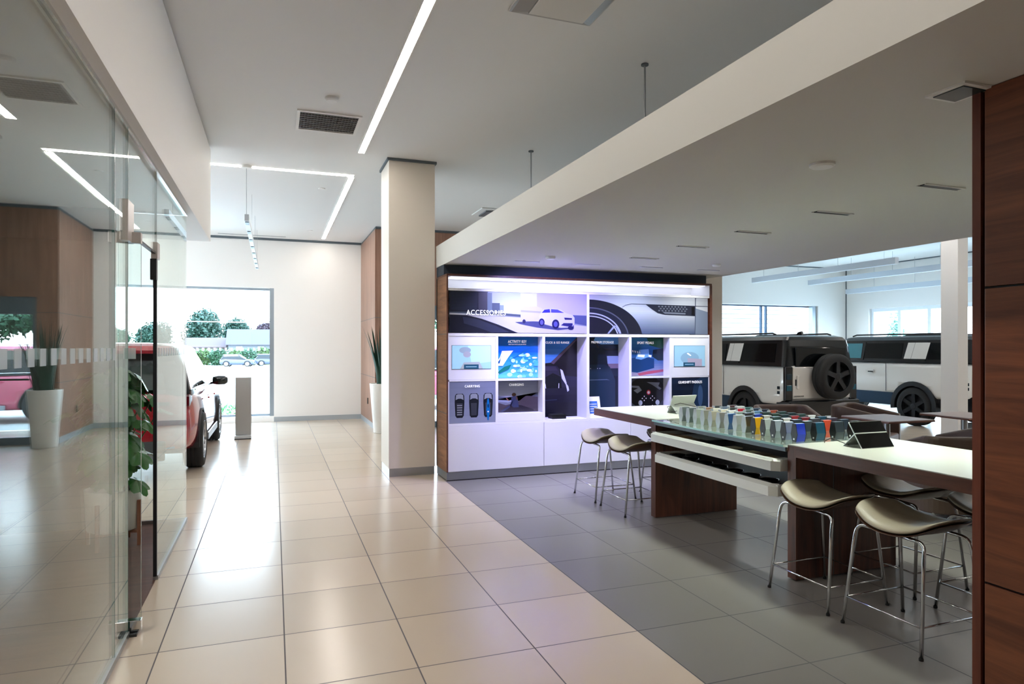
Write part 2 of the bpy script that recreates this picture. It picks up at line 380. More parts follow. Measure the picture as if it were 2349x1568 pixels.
for k in range(18): sl.box(.255+k*.03, .259+k*.03, 6.67, 7.2, H-.010, H-.004)
sl.build('slats', mat('grille_grey', '#7d7b78', .5), t, world=True)
t = thing('ceiling_diffuser', 'large square white ceiling diffuser at the top edge of the view', 'vent', (1.8, 3.9, H))
MB().box(1.49, 2.11, 3.59, 4.21, H-.012, H).build('frame', mat('diffuser_frame', '#c6c2bb', .4), t, world=True, bevel=.01)
MB().rings([[(1.8+a*q, 3.9+b2*q, H+z) for a, b2 in ((-1,-1),(1,-1),(1,1),(-1,1))] for q, z in ((.30, -.012), (.29, -.02), (.20, -.05), (.20, -.06))]).build('cone', mat('diffuser_grey', '#8f8c88', .35), t, world=True)
MB().box(1.60, 2.0, 3.70, 4.10, H-.062, H-.052).build('plate', mat('diffuser_plate', '#d8d6d1', .5), t, world=True, bevel=.004)
t = thing('ceiling_diffuser', 'small square ceiling diffuser just above the canopy edge', 'vent', (3.5, 10.6, H))
MB().box(3.2, 3.8, 10.3, 10.9, H-.02, H).build('frame', CEIL, t, world=True, bevel=.01)
MB().box(3.3, 3.7, 10.4, 10.8, H-.05, H-.03).build('plate', mat('louvre_grey', '#777f88', .4, .5), t, world=True)
t = MB().box(-1.06, .23, 14.43, 14.455, H-.004, H).build('slot_diffuser', GAP); tag(t, 'thin slot diffuser in the ceiling near the far wall', 'vent')
def disc(label, x, y, z, r_, d_=.02):
    t = MB().lathe([(r_, 0), (r_, -d_*.6), (r_*.8, -d_)], (x, y, z), 'z', 28).build('ceiling_disc', mat('disc_white', '#e6e6e4', .5)); tag(t, label, 'ceiling fitting')
disc('round white detector above the air grille', .498, 6.25, H, .06, .035)
disc('small round sprinkler cover between the light lines', .648, 9.86, H, .05, .012)
disc('small round sprinkler cover near the far wall', .668, 13.5, H, .05, .012)
disc('round speaker disc in the canopy ceiling nearest the camera', 2.76, 2.75, 2.55, .065)
disc('small round disc in the canopy ceiling above the left stools', 2.81, 6.55, 2.55, .055, .03)
link_light('violet_lamp', 'SPOT', (2.81, 6.5, 2.49), 95, (.42, .38, 1), (radians(42), 0, radians(-25)), spot_size=radians(125), spot_blend=1.0, shadow_soft_size=.05)
disc('small round disc at the right rear of the canopy ceiling', 4.94, 6.52, 2.55, .05, .025)
for i, y in enumerate((2.89, 3.72, 4.575, 5.43, 6.32)):
    w_ = ('nearest the walnut cabinet', 'second from the walnut cabinet', 'in the middle of its row', 'second from the accessories wall', 'nearest the accessories wall')[i]
    t = thing('slot_downlight', 'dark slot downlight over the island, ' + w_, 'ceiling light', (3.84, y, 2.55), 'slot downlights in a row over the island')
    MB().box(3.68, 3.99, y-.022, y+.022, 2.544, 2.55).build('housing', BLACK, t, world=True)
    for q_ in (y-.03, y+.022): MB().box(3.665, 4.005, q_, q_+.008, 2.542, 2.55).build('trim', WHITE, t, world=True)
    link_light('slot_lamp', 'AREA', (3.84, y, 2.535), 3.8, (.93, 1, .86), shape='RECTANGLE', size=.3, size_y=.04, spread=radians(95)).parent = None
for i, x in enumerate((2.72, 3.5, 4.36, 5.2)):
    w_ = ('leftmost', 'second from left', 'third from left', 'rightmost')[i]
    t = thing('wall_washer', 'pale slot wall washer in front of the accessories wall, %s of four' % w_, 'ceiling light', (x, 7.03, 2.55), 'wall washers before the accessories wall')
    MB().box(x-.15, x+.15, 7.0, 7.06, 2.544, 2.55).build('housing', mat('washer_white', '#c9c9cc', .5), t, world=True)
    c_ = ((.8, .86, 1), (.45, .38, 1), (.62, .7, 1), (.9, .95, 1))[i]
    link_light('washer_lamp', 'AREA', (x, 6.95, 2.53), (4.2, 4.5, 4.6, 4)[i], c_, (radians(14), 0, 0), shape='RECTANGLE', size=.3, size_y=.06, spread=radians(120))
t = thing('square_downlight', 'square recessed downlight touching the top of the walnut cabinet', 'ceiling light', (2.47, 1.79, 2.55))
MB().box(2.39, 2.55, 1.71, 1.87, 2.542, 2.55).build('frame', WHITE, t, world=True)
MB().box(2.41, 2.53, 1.73, 1.85, 2.538, 2.543).build('lens', mat('lens_dark', '#2c3a3c', .15), t, world=True)
for i, (x, y) in enumerate(((2.82, 4.64), (2.82, 7.145))):
    t = thing('suspension_rod', ('thin rod from the dark ceiling to the canopy, nearer the camera', 'thin rod from the ceiling to the canopy, nearer the white column')[i], 'rod', (x, y, 2.815))
    MB().cyl((x, y, 2.815), .008, H-2.815).build('rod', STEEL, t, world=True)
    MB().cyl((x, y, H-.012), .03, .012).build('plate', GAP, t, world=True)
# suspended track light
t = thing('track_light', 'slim white suspended track light with eight small spots', 'ceiling light', (-.31, 8.8, 3.1))
TL = mat('track_white', '#c3cbd4', .4)
MB().box(-.335, -.285, 8.6, 13.9, 3.10, 3.18).build('track', TL, t, world=True)
MB().cyl((-.327, 8.95, H-.035), .07, .035).build('ceiling_rose', WHITE, t, world=True)
MB().tube([(-.327, 8.95, 3.18), (-.327, 8.95, H-.03)], .004, 6).build('cable', STEEL, t, world=True)
for y in (10.6, 12.3, 13.8): MB().tube([(-.31, y, 3.18), (-.31, y, H)], .002, 5).build('cable', STEEL, t, world=True)
for k in range(8):
    y = 8.75 + k*.7; MB().box(-.330, -.290, y-.09, y+.09, 3.092, 3.10).build('spot', mat('spot_dark', '#0c1a28', .4), t, world=True)
# suspended beams in the showroom
for i, (x, y0, y1, z) in enumerate(((12.0, 10.0, 14.3, 3.28), (13.9, 9.0, 14.3, 3.28), (15.25, 9.5, 14.3, 3.07))):
    t = thing('suspended_beam_light', ('nearest of three long white beam lights hanging in the showroom', 'middle of three long white beam lights hanging in the showroom', 'farthest and lowest of three long beam lights in the showroom')[i], 'ceiling light', (x, 12, z), 'beam lights hanging in the showroom')
    MB().box(x-.05, x+.05, y0, y1, z, z+.13).build('housing', TL, t, world=True)
    MB().box(x-.04, x+.04, y0+.02, y1-.02, z-.004, z).build('diffuser', mat('beam_diffuser', '#dfe6ee', .5), t, world=True)
    for k in range(4): MB().tube([(x, y0+.3+k*1.2, z+.13), (x, y0+.3+k*1.2, H)], .004, 5).build('cable', STEEL, t, world=True)
# ================================================================ ACCESSORIES WALL
X = [1.912, 2.520, 3.130, 3.737, 4.345, 4.952, 5.56]
DL = (1.9, 7.5, 0)
dw = thing('accessories_display', 'large walnut framed white display wall holding accessory posters', 'display unit', (3.74, 7.75, 0))
MB().box(1.897, 1.912, 7.5, 8.0, .105, 2.41).build('side_panel', WD, dw, world=True)
sd = MB()
for z in (.79, 1.725): sd.box(1.896, 1.8975, 7.5, 7.985, z-.004, z+.004)
sd.build('panel_joint', GAP, dw, world=True)
MB().box(1.897, 5.598, 7.49, 8.0, 2.405, 2.43).box(1.897, 1.914, 7.485, 7.5, .105, 2.405).box(5.565, 5.598, 7.485, 8.0, .105, 2.405).build('outer_frame', WTE, dw, world=True)
MB().box(1.897, 5.598, 7.96, 8.0, .105, 2.405).build('back_panel', LAM, dw, world=True)
fr = MB()
T = .017
for i in range(1, 6):
    x = X[i]; top = 1.73
    fr.box(x-T, x+T, 7.503, 7.94, .655, top)
fr.box(3.737-T, 3.737+T, 7.503, 7.62, 1.73, 2.25)
fr.box(1.914, 5.565, 7.5, 7.94, 1.70, 1.735).box(1.914, 5.565, 7.5, 7.94, 2.235, 2.262).box(1.914, 5.565, 7.5, 7.94, .645, .67)
for i in (0, 1, 4, 5): fr.box(X[i] + (T if i else .002), X[i+1]-T if i < 5 else 5.565, 7.5, 7.94, 1.165, 1.185)
fr.box(1.914, 1.93, 7.5, 7.7, .67, 1.70).box(5.55, 5.565, 7.5, 7.7, .67, 1.70)
fr.box(2.537, 3.113, 7.505, 7.66, .672, .765)
fr.build('shelving', LAM, dw, world=True)
# sloping light box above the posters
hb = MB(); hb.quad((1.914, 7.5, 2.262), (2.0, 7.8, 2.30), (2.0, 7.8, 2.405), (1.914, 7.5, 2.405))
hb.quad((5.565, 7.5, 2.262), (5.48, 7.8, 2.30), (5.48, 7.8, 2.405), (5.565, 7.5, 2.405))
hb.quad((2.0, 7.8, 2.28), (5.48, 7.8, 2.28), (5.48, 7.8, 2.405), (2.0, 7.8, 2.405)).quad((1.914, 7.5, 2.264), (5.565, 7.5, 2.264), (5.48, 7.8, 2.30), (2.0, 7.8, 2.30))
hb.build('light_box', LAM, dw, world=True)
MB().box(1.96, 5.52, 7.53, 7.78, 2.396, 2.403).build('light_panel', mat('display_led', '#ffffff', .5, emit='#e6ecff', es=.45), dw, world=True)
for i in range(3):
    MB().box(X[2*i]+.002, X[2*i+2]-.004 if i < 2 else 5.563, 7.492, 7.512, .108, .643).build('door', LAM, dw, world=True, bevel=.0015)
MB().box(1.914, 5.565, 7.53, 7.95, .108, .643).build('carcass', LAM, dw, world=True)
pl = MB().box(1.90, 5.595, 7.497, 7.98, .012, .105)
pl.build('plinth', STEEL, dw, world=True)
MB().box(1.905, 5.59, 7.505, 7.97, 0, .012).build('plinth_gap', SEAL, dw, world=True)

def grad(c1, c2, n=14, v0=0, v1=1, u0=0, u1=1, vert=True):
    a, b_ = [int(c1[i:i+2], 16) for i in (1, 3, 5)], [int(c2[i:i+2], 16) for i in (1, 3, 5)]; out = []
    for k in range(n):
        t_ = (k+.5)/n; c = '#%02x%02x%02x' % tuple(int(p+(q-p)*t_) for p, q in zip(a, b_))
        if vert: w0, w1 = v0+(v1-v0)*k/n, v0+(v1-v0)*(k+1)/n; out.append((c, [(u0, w0), (u1, w0), (u1, w1), (u0, w1)], 0))
        else: w0, w1 = u0+(u1-u0)*k/n, u0+(u1-u0)*(k+1)/n; out.append((c, [(w0, v0), (w1, v0), (w1, v1), (w0, v1)], 0))
    return out
def ell(c, x, y, rx, ry, a0=0, a1=360, n=24): return (c, ellipse(x, y, rx, ry, n, a0, a1))
def ink(c, gloss=.25, es=0):
    if DIM != 1: c = '#%02x%02x%02x' % tuple(int(int(c[i:i+2], 16)*DIM) for i in (1, 3, 5))
    return mat('print_%s_%d' % (c[1:], int(es*10)), c, gloss, emit=c if es else None, es=es)
DIM = 1
def poster(name, label, cat, x0, x1, z0, z1, y, shapes, base='#888888', th=.008, es=0, group=None, frame=None):
    mb = MB(); mb.m(ink(base, es=es)).box(x0, x1, y, y+th, z0, z1); L = 0; w_, h_ = x1-x0, z1-z0
    for s_ in shapes:
        lay = s_[2] if len(s_) > 2 else None
        if lay is None: L += 1; lay = L
        yy = y - .0002*(lay+1)
        pts = [(x0 + min(1, max(0, p))*w_, z0 + min(1, max(0, q))*h_) for p, q in s_[1]]
        mb.m(ink(s_[0], es=es)); mb.add([(p, yy, q) for p, q in pts], [tuple(range(len(pts)))])
    t = thing(name, label, cat, ((x0+x1)/2, y, z0), group)
    mb.build('print', None, t, world=True)
    return t
TW = mat('lettering_white', '#ffffff', .4, emit='#ffffff', es=.25)
def ptext(t, body, x, z, y, hgt, width, name='lettering'): text(name, body, hgt/.70, TW, (x, y, z), parent=t, width=width, ext=.0008)

# poster 1 : plaza with caravan and car
DIM = .8  # top poster print colours also hold the light falling on them, so dimmed
S = grad('#dfe6ea', '#b4bfda', 12, .42, 1)
S += [('#cfd3e6', [(.50,.42),(1,.42),(1,1),(.50,1)], 1)]
S += [('#b9b6e6', [(.62,.42),(1,.42),(1,1),(.62,1)], 2)]
S += [('#c9c6c4', [(0,.46),(.25,.43),(.5,.38),(1,.18),(1,0),(0,0)])]
S += [('#4c5568', [(0,.50),(.30,.50),(.5,.46),(.5,.40),(.25,.45),(0,.47)]), ('#525a8a', [(.86,.47),(1,.46),(1,.20),(.86,.28)])]
S += [('#23293a', [(0,.5),(.2,.5),(.2,1),(0,1)]), ('#3b4356', [(.20,.5),(.265,.5),(.265,1),(.2,1)]), ('#474757', [(.2,.52),(.262,.52),(.262,.98),(.2,.98)]),
      ('#74849a', [(.262,.52),(.295,.52),(.295,.98),(.262,.98)]), ('#566178', [(.295,.52),(.35,.52),(.35,.73),(.295,.73)]), ('#8a9cb4', [(.35,.52),(.378,.52),(.378,.68),(.35,.68)])]
for k in range(12): S.append(('#313a52', [(.01, .56+k*.036), (.19, .55+k*.036), (.19, .565+k*.036), (.01, .575+k*.036)], 9))
S += [('#1c2030', [(0,.43),(.12,.42),(.22,.34),(.34,.2),(.48,0),(0,0)]), ('#32374a', [(.09,.38),(.2,.32),(.32,.17),(.42,.02),(.30,.0),(.2,.12),(.1,.22)])]
S += [('#474a78', [(.46,.27),(.62,.30),(.90,.22),(.9,.13),(.78,.08),(.62,.14),(.5,.22)])]
S += [('#c3c0e0', [(.50,.30),(.66,.29),(.66,.62),(.62,.67),(.53,.66),(.50,.62)]), ('#a7a4d2', [(.50,.52),(.66,.50),(.66,.545),(.50,.57)]), ell('#2b2c55', .525, .29, .012, .05)]
S += [('#c9c8f2', [(.64,.28),(.635,.42),(.65,.52),(.67,.60),(.74,.63),(.80,.60),(.835,.52),(.89,.47),(.905,.40),(.905,.24),(.88,.15),(.80,.14),(.75,.16),(.68,.22)])]
S += [('#2f2fa8', [(.655,.51),(.675,.59),(.715,.61),(.72,.52)]), ('#4a4ac8', [(.725,.52),(.725,.61),(.775,.60),(.825,.52)]), ('#26265f', [(.825,.40),(.885,.39),(.885,.345),(.83,.345)]),
      ('#2a2a6a', [(.80,.20),(.82,.26),(.89,.26),(.89,.20),(.87,.17)]), ell('#22225a', .655, .27, .022, .10), ell('#1d1d52', .76, .23, .028, .12), ell('#5a5ab0', .655, .27, .012, .06), ell('#5656a8', .76, .23, .015, .07), ell('#22225a', .875, .14, .022, .05)]
p1 = poster('poster', 'wide printed poster of a white car towing a caravan past dark towers', 'poster', 1.933, 3.717, 1.742, 2.232, 7.505, S, '#8f95a8')
ptext(p1, 'ACCESSORIES', 2.135, 1.952, 7.49, .060, .492)
# poster 2 : wheel and wing vent
S = grad('#5b6a88', '#dfe2e6', 14, 0, .62) + grad('#dfe2e6', '#c4c9d2', 4, .62, 1)
S += [('#8894a8', [(.885,0),(1,0),(1,.62),(.885,.72)])]
S += [ell('#20222e', .0, -.12, .43, 1.0, 0, 90), ell('#5a5f72', .0, -.12, .32, .80, 0, 90), ell('#252838', .0, -.12, .31, .77, 0, 90), ell('#c6cbe0', .0, -.12, .26, .66, 0, 90), ell('#2a2c3c', .0, -.12, .25, .63, 0, 90), ell('#c9cde2', .0, -.12, .235, .58, 0, 90), ell('#1d1f2c', .0, -.12, .225, .555, 0, 90)]
for k in range(1, len(S)):
    pass
def fan(sh):  # close quarter ellipses through the corner
    return [(s_[0], list(s_[1]) + [(0, -.12)]) + tuple(s_[2:]) if s_[0] in ('#20222e','#5a5f72','#252838','#c6cbe0','#2a2c3c','#c9cde2','#1d1f2c') else s_ for s_ in sh]
S = fan(S)
S += [('#aab2cc', [(.14,0),(.19,.20),(.20,.22),(.21,.20),(.155,0)]), ('#aab2cc', [(.24,.0),(.205,.19),(.215,.21),(.255,0)])]
S += [('#3b4152', [(.26,.70),(.29,.76),(.34,.80),(1,.78),(1,.765),(.34,.785),(.29,.745),(.265,.695)]), ('#2a2e3c', [(.455,.79),(.885,.775),(.885,.50),(.62,.52),(.56,.56),(.51,.66)]),
      ('#7c8290', [(.60,.60),(.80,.58),(.80,.54),(.62,.55)]), ('#101218', [(.855,.75),(.88,.75),(.88,.52),(.855,.53)]), ('#39405a', [(.882,0),(.886,0),(.892,1),(.886,1)])]
for j in range(3):
    for k in range(9): S.append(ell('#6d7482', .57+k*.028+(j % 2)*.014, .74-j*.055, .010, .022, n=6))
poster('poster', 'wide printed poster of a black wheel and silver wing vent', 'poster', 3.757, 5.541, 1.742, 2.232, 7.505, S, '#aab0c0')
# activity key
DIM = 1
S = grad('#0d62b0', '#0b5fa0', 4, .62, 1) + grad('#5db4e0', '#1474c0', 8, 0, .62)
random.seed(3)
for k in range(46):
    x, y = min(.95, random.gauss(.66, .17)), min(.56, max(.03, random.gauss(.3, .2)))
    S.append(ell(random.choice(['#a5daf0', '#d9f0fa', '#6fc0e6', '#ffffff', '#4aa6dc']), x, y, random.uniform(.02, .07), random.uniform(.02, .05), n=9))
S += [('#f0f7fa', [(0,.30),(.12,.52),(.16,.66),(.42,.67),(.30,.50),(.18,.30)]), ('#ffffff', [(0,0),(.06,.0),(.10,.16),(.0,.26)]), ('#0f6a5c', [(0,.10),(.22,.28),(.38,.33),(.32,.22),(.12,.12)]), ('#0c4a78', [(.02,.33),(.11,.36),(.15,.56),(.16,.62),(.12,.46)]), ('#126a9a', [(.30,.42),(.60,.62),(.9,.80),(.62,.60)])]
a = poster('poster', 'blue surf poster headed ACTIVITY KEY in the upper row', 'poster', 2.54, 3.112, 1.19, 1.695, 7.65, S, '#2f86c8')
ptext(a, 'ACTIVITY KEY', 2.71, 1.622, 7.638, .034, .245)
text('small_lettering', 'WEAR IT LIKE A WATCH AND LEAVE THE KEY', .016, TW, (2.715, 7.638, 1.598), parent=a, width=.235, ext=.0004)
# charging
S = grad('#a3a9b4', '#7c8190', 8, .35, 1) + [('#5d6472', [(0,.52),(.5,.42),(1,.30),(1,.6),(.75,.40),(.4,.36),(0,.40)]), ('#9aa4b4', [(0,.40),(.3,.36),(.55,.40),(.3,.30),(0,.34)]), ('#4a4248', [(0,.34),(.25,.22),(.5,.28),(.6,.38),(.72,.50),(1,.46),(1,0),(0,0)]), ('#2c2830', [(.18,0),(.4,.24),(.62,.20),(.9,.06),(.9,0)]),
      ell('#4a3226', .44, .54, .05, .06), ('#39405a', [(.38,.48),(.50,.50),(.54,.30),(.55,.14),(.42,.14),(.36,.24),(.22,.10),(.12,.02),(.20,.02),(.34,.14),(.38,.34)]), ('#a0705c', [(.34,.34),(.28,.44),(.25,.44),(.30,.36)]), ('#503a34', [(.5,.52),(.53,.40),(.51,.36),(.48,.44)])]
a = poster('poster', 'hillside poster headed CHARGING with a seated person, left of centre', 'poster', 2.54, 3.112, .77, 1.162, 7.65, S, '#7a808c')
ptext(a, 'CHARGING', 2.724, 1.092, 7.638, .028, .19)
# carrying
S = grad('#8c93a6', '#777e92', 6)
for k, x in enumerate((.22, .53, .84)):
    S += [('#1d2026', [(x-.09,.18),(x-.105,.5),(x-.10,.66),(x-.07,.71),(x+.07,.71),(x+.10,.66),(x+.105,.5),(x+.09,.18),(x+.06,.13),(x-.06,.13)]),
          ('#8d939c', [(x-.085,.56),(x-.075,.68),(x-.04,.70),(x+.04,.70),(x+.075,.68),(x+.085,.56),(x+.03,.59),(x-.03,.59)]), ('#3a3e46', [(x-.06,.18),(x-.065,.48),(x+.065,.48),(x+.06,.18)])]
for k in range(5): S += [('#a8adb4', [(.165,.20+k*.055),(.275,.20+k*.055),(.275,.215+k*.055),(.165,.215+k*.055)])]
S += [('#0a6cb0', [(.825,.06),(.80,.30),(.82,.55),(.84,.60),(.86,.55),(.88,.30),(.855,.06),(.84,.04)]), ell('#0a2540', .84, .40, .014, .05), ell('#e0e6ea', .84, .26, .015, .02)]
a = poster('poster', 'grey poster headed CARRYING with three cars seen from above', 'poster', 1.932, 2.50, .672, 1.163, 7.505, S, '#868d9e')
ptext(a, 'CARRYING', 2.115, 1.094, 7.49, .028, .185)
# click and go (upright)
S = grad('#12121c', '#2a2a3c', 6, 0, .55) + grad('#6a9ccc', '#1560b0', 8, .60, 1)
S += [('#1c1a22', [(0,.66),(.34,.68),(1,1),(1,.5),(0,.55)]), ('#5c4c58', [(.34,.68),(.95,.97),(1,.97),(.42,.66)]), ('#2a2836', [(.04,.56),(.06,.64),(.50,.64),(.56,.60),(.56,.50),(.4,.45),(.08,.48)]), ('#3a3648', [(.06,.58),(.10,.635),(.46,.635),(.52,.58)]),
      ('#12141c', [(.16,.36),(.08,.46),(.4,.55),(.60,.50),(.62,.36)]), ('#c8ccea', [(.58,.60),(.64,.58),(.74,.42),(.72,.40),(.62,.48)]), ('#c8ccea', [(.70,.44),(.78,.38),(.80,.33),(.76,.31)]), ('#2c3248', [(0,.20),(.5,.21),(.5,.22),(0,.21)]), ('#d0d4e0', [(.20,.42),(.215,.42),(.235,.36),(.22,.36)]), ('#d0d4e0', [(.54,.42),(.555,.42),(.55,.36),(.535,.36)])]
a = poster('poster', 'tall seat back poster headed CLICK & GO RANGE, left of the centre post', 'poster', 3.147, 3.72, .672, 1.699, 7.79, S, '#20222e')
ptext(a, 'CLICK & GO RANGE', 3.27, 1.615, 7.778, .028, .33)
# premium storage (upright)
S = grad('#0c1822', '#16263a', 6) + [('#5a94c8', [(.36,.96),(.40,1),(1,1),(1,.91),(.55,.91)]), ('#0a141e', [(.3,1),(.52,.86),(1,.86),(1,.83),(.5,.83)]), ('#9fb4d8', [(0,.72),(.12,.80),(.14,.70),(0,.64)]), ('#9fb4d8', [(.70,.76),(1,.76),(1,.66),(.72,.66)]), ('#8a7888', [(.72,.66),(1,.66),(1,.60),(.78,.60)]),
      ('#142230', [(.14,.66),(.16,.84),(.22,.87),(.60,.87),(.66,.84),(.68,.66),(.60,.64),(.2,.64)]), ('#1d2f42', [(.0,.60),(.14,.65),(.64,.65),(.78,.62),(.92,.45),(.92,0),(0,0)]), ('#5c6e84', [(.0,.455),(.7,.46),(.78,.445),(.70,.452),(0,.447)])]
for x in (.22, .28, .46, .52): S.append(ell('#d8dce4', x, .60, .012, .006, n=10))
a = poster('poster', 'tall seat back poster headed PREMIUM STORAGE, right of the centre post', 'poster', 3.755, 4.327, .672, 1.699, 7.79, S, '#14222e')
ptext(a, 'PREMIUM STORAGE', 3.92, 1.62, 7.778, .030, .33)
# sport pedals
S = grad('#9a8ca6', '#2a5a9a', 8, 0, .5) + grad('#1c4a88', '#2f78a8', 6, .5, 1) + [('#1d5a48', [(.55,1),(1,1),(1,.7),(.62,.8)]), ('#173a6a', [(.0,.12),(.3,.08),(.75,.2),(.75,.45),(.4,.5),(0,.45)]), ('#6ba0d8', [(.25,.45),(.35,.68),(.6,.70),(.62,.5),(.4,.42)]), ('#102438', [(.7,.5),(.72,.68),(1,.72),(1,.4),(.85,.4)]), ('#f0f4fa', [(.30,.5),(.32,.56),(.50,.55),(.48,.48)]), ('#e4e8f0', [(.6,.5),(.6,.55),(.68,.54),(.67,.48)]), ('#a04860', [(.3,.06),(.6,.12),(1,.16),(1,.10),(.6,.04),(.35,0)]), ('#d6dcf0', [(.0,.26),(.12,.24),(.10,.20),(0,.20)])]
for k in range(6): S.append(('#dfe6f4', [(.04+k*.06,.70-k*.012),(.07+k*.06,.69-k*.012),(.08+k*.06,.64-k*.012),(.05+k*.06,.65-k*.012)]))
a = poster('poster', 'blue poster headed SPORT PEDALS in the upper right of the display', 'poster', 4.364, 4.935, 1.19, 1.695, 7.65, S, '#35609a')
ptext(a, 'SPORT PEDALS', 4.525, 1.612, 7.638, .032, .25)
# steering wheel
S = grad('#12161c', '#1c2028', 4) + [ell('#3c424c', .55, .62, .62, .55), ell('#15181e', .55, .60, .50, .44), ('#8a9098', [(.04,.80),(.34,.78),(.42,.66),(.30,.58),(.20,.66),(.32,.72),(.04,.76)]), ('#8a9098', [(.55,.88),(.9,.86),(.86,.76),(.95,.70),(.9,.66),(.7,.80)]), ell('#c9d2dc', .38, .32, .055, .07), ell('#c9d2dc', .84, .32, .055, .07), ell('#b83040', .60, .60, .055, .07), ell('#e8d4d8', .60, .60, .035, .04), ell('#b83040', .60, .03, .05, .05), ('#5a6068', [(.2,0),(.34,.2),(.40,.16),(.42,0)])]
for cx_ in (.48, .70):
    for cy_ in (.18, .44):
        for dx, dz in ((-.05,0),(.05,0),(0,-.055),(0,.055)): S.append(ell('#e6e0e4', cx_+dx, cy_+dz, .014, .018, n=8))
poster('poster', 'dark poster of a steering wheel below the sport pedals poster', 'poster', 4.364, 4.935, .672, 1.163, 7.65, S, '#14181e')
# gearshift
S = grad('#0c1420', '#122238', 6) + [('#1d3450', [(.45,0),(.55,.5),(.62,.9),(.8,1),(1,1),(1,0)]), ell('#3c5a80', .78, .5, .07, .3), ell('#a03048', .5, .33, .06, .13), ell('#c84860', .5, .42, .045, .04)]
a = poster('poster', 'dark blue poster headed GEARSHIFT PADDLES at the lower right of the display', 'poster', 4.972, 5.549, .672, 1.163, 7.505, S, '#101c2c')
ptext(a, 'GEARSHIFT PADDLES', 5.064, 1.085, 7.49, .034, .372)
# video screens in white panels
def screen(label, x0, x1, px0, px1, shapes):
    t = thing('display_screen', label, 'screen', ((x0+x1)/2, 7.51, 1.19), 'video screens in the display wall')
    MB().box(px0, px1, 7.506, 7.53, 1.187, 1.699).build('panel', LAM, t, world=True)
    mb = MB().m(ink('#7fa8bc', es=.3)).box(x0, x1, 7.500, 7.506, 1.313, 1.588)
    for i, s_ in enumerate(shapes):
        mb.m(ink(s_[0], es=.3)); mb.add([(x0+p*(x1-x0), 7.4995-.0002*i, 1.313+q*.275) for p, q in s_[1]], [tuple(range(len(s_[1])))])
    mb.build('screen', None, t, world=True)
    MB().box(x0-.004, x1+.004, 7.503, 7.5075, 1.309, 1.592).build('bezel', mat('bezel', '#3a5664', .3), t, world=True)
cl = [('#86aec6', [(0,0),(1,0),(1,1),(0,1)]), ('#9cc0d6', [(.5,.2),(1,.3),(1,1),(.4,1)]), ell('#7c8c9c', .33, .8, .15, .14), ell('#8a8c9a', .38, .62, .10, .13), ('#8c9498', [(.2,0),(.3,.28),(.7,.3),(.78,.05),(.78,0)]), ('#1d4258', [(.30,0),(.68,0),(.68,.19),(.30,.19)]), ('#9cc8e8', [(.35,.08),(.63,.08),(.63,.10),(.35,.10)])]
screen('glowing pale blue video screen in the upper left white panel', 1.965, 2.443, 1.932, 2.501, cl)
cl = [('#7ea4b8', [(0,0),(1,0),(1,1),(0,1)]), ell('#6f8fa6', .5, .4, .3, .3), ('#8c8698', [(.45,0),(.42,.4),(.9,.35),(.9,0)]), ('#eaf4fa', [(.40,.62),(.44,.66),(.55,.53),(.52,.50)]), ('#1d4258', [(.29,0),(.67,0),(.67,.19),(.29,.19)]), ('#9cc8e8', [(.34,.09),(.62,.09),(.62,.11),(.34,.11)])]
screen('glowing pale blue video screen in the upper right white panel', 5.009, 5.492, 4.971, 5.549, cl)
# small things on the shelves
tag(MB().box(3.27, 3.46, 7.56, 7.70, .67, .725).build('small_box', BLACK, bevel=.004), 'small black box on the shelf under the tall left seat poster', 'box')
t = thing('framed_notice', 'small white framed notice with blue lines leaning on the shelf', 'sign', (3.86, 7.56, .67))
fnm = MB().m(LAM).box(-.095, .095, -.006, .006, 0, .27).m(ink('#3a6ab8')).box(-.065, .055, -.0075, -.006, .05, .21).m(ink('#b8c8ec'))
for k in range(4): fnm.box(-.055, .045, -.009, -.0075, .075+k*.03, .087+k*.03)
o_ = fnm.build('frame', None, t); o_.rotation_euler = (radians(-14), 0, 0)

# ================================================================ ISLAND
isl = thing('island_table', 'long walnut and white island counter with glass centre and drawers', 'table', (3.75, 4.5, 0))
Z1 = .91
MB().box(3.29, 4.20, -.2, 3.575, Z1-.006, Z1).box(3.29, 4.20, 5.225, 6.46, Z1-.006, Z1).build('counter_top', TOPW, isl, world=True, bevel=.001)
MB().box(3.288, 4.202, -.2, 3.5, .83, Z1-.006).box(3.288, 4.202, 5.30, 6.46, .83, Z1-.006).build('apron', WTE, isl, world=True)
def legp(y0, y1):
    MB().box(3.288, 4.19, y0, y1, .008, Z1-.006).build('leg_panel', WT, isl, world=True)
legp(3.50, 3.575); legp(5.225, 5.30)
MB().box(3.61, 3.613, 3.498, 3.50, .01, .83).build('panel_joint', GAP, isl, world=True)
MB().box(3.62, 4.15, 3.1, 3.5, .008, .83).build('pedestal', WT, isl, world=True) if False else None
MB().box(3.285, 4.16, 3.578, 5.222, .868, .889).build('centre_shelf', TOPW, isl, world=True)
MB().box(3.25, 4.20, 3.578, 5.222, .893, .905).build('glass_top', glassmat('table_glass', (.965, .99, .98), .04), isl, world=True)
MB().box(3.246, 3.252, 3.578, 5.222, .892, .906).build('glass_edge', mat('glass_edge_light', '#a8d8d4', .15), isl, world=True)
MB().box(3.27, 3.32, 3.578, 5.222, .860, .867).box(3.268, 3.284, 3.578, 5.222, .867, .889).build('edge_rail', mat('rail_grey', '#5c6468', .35, .6), isl, world=True)
DRW = mat('drawer_white', '#dfe0da', .35)
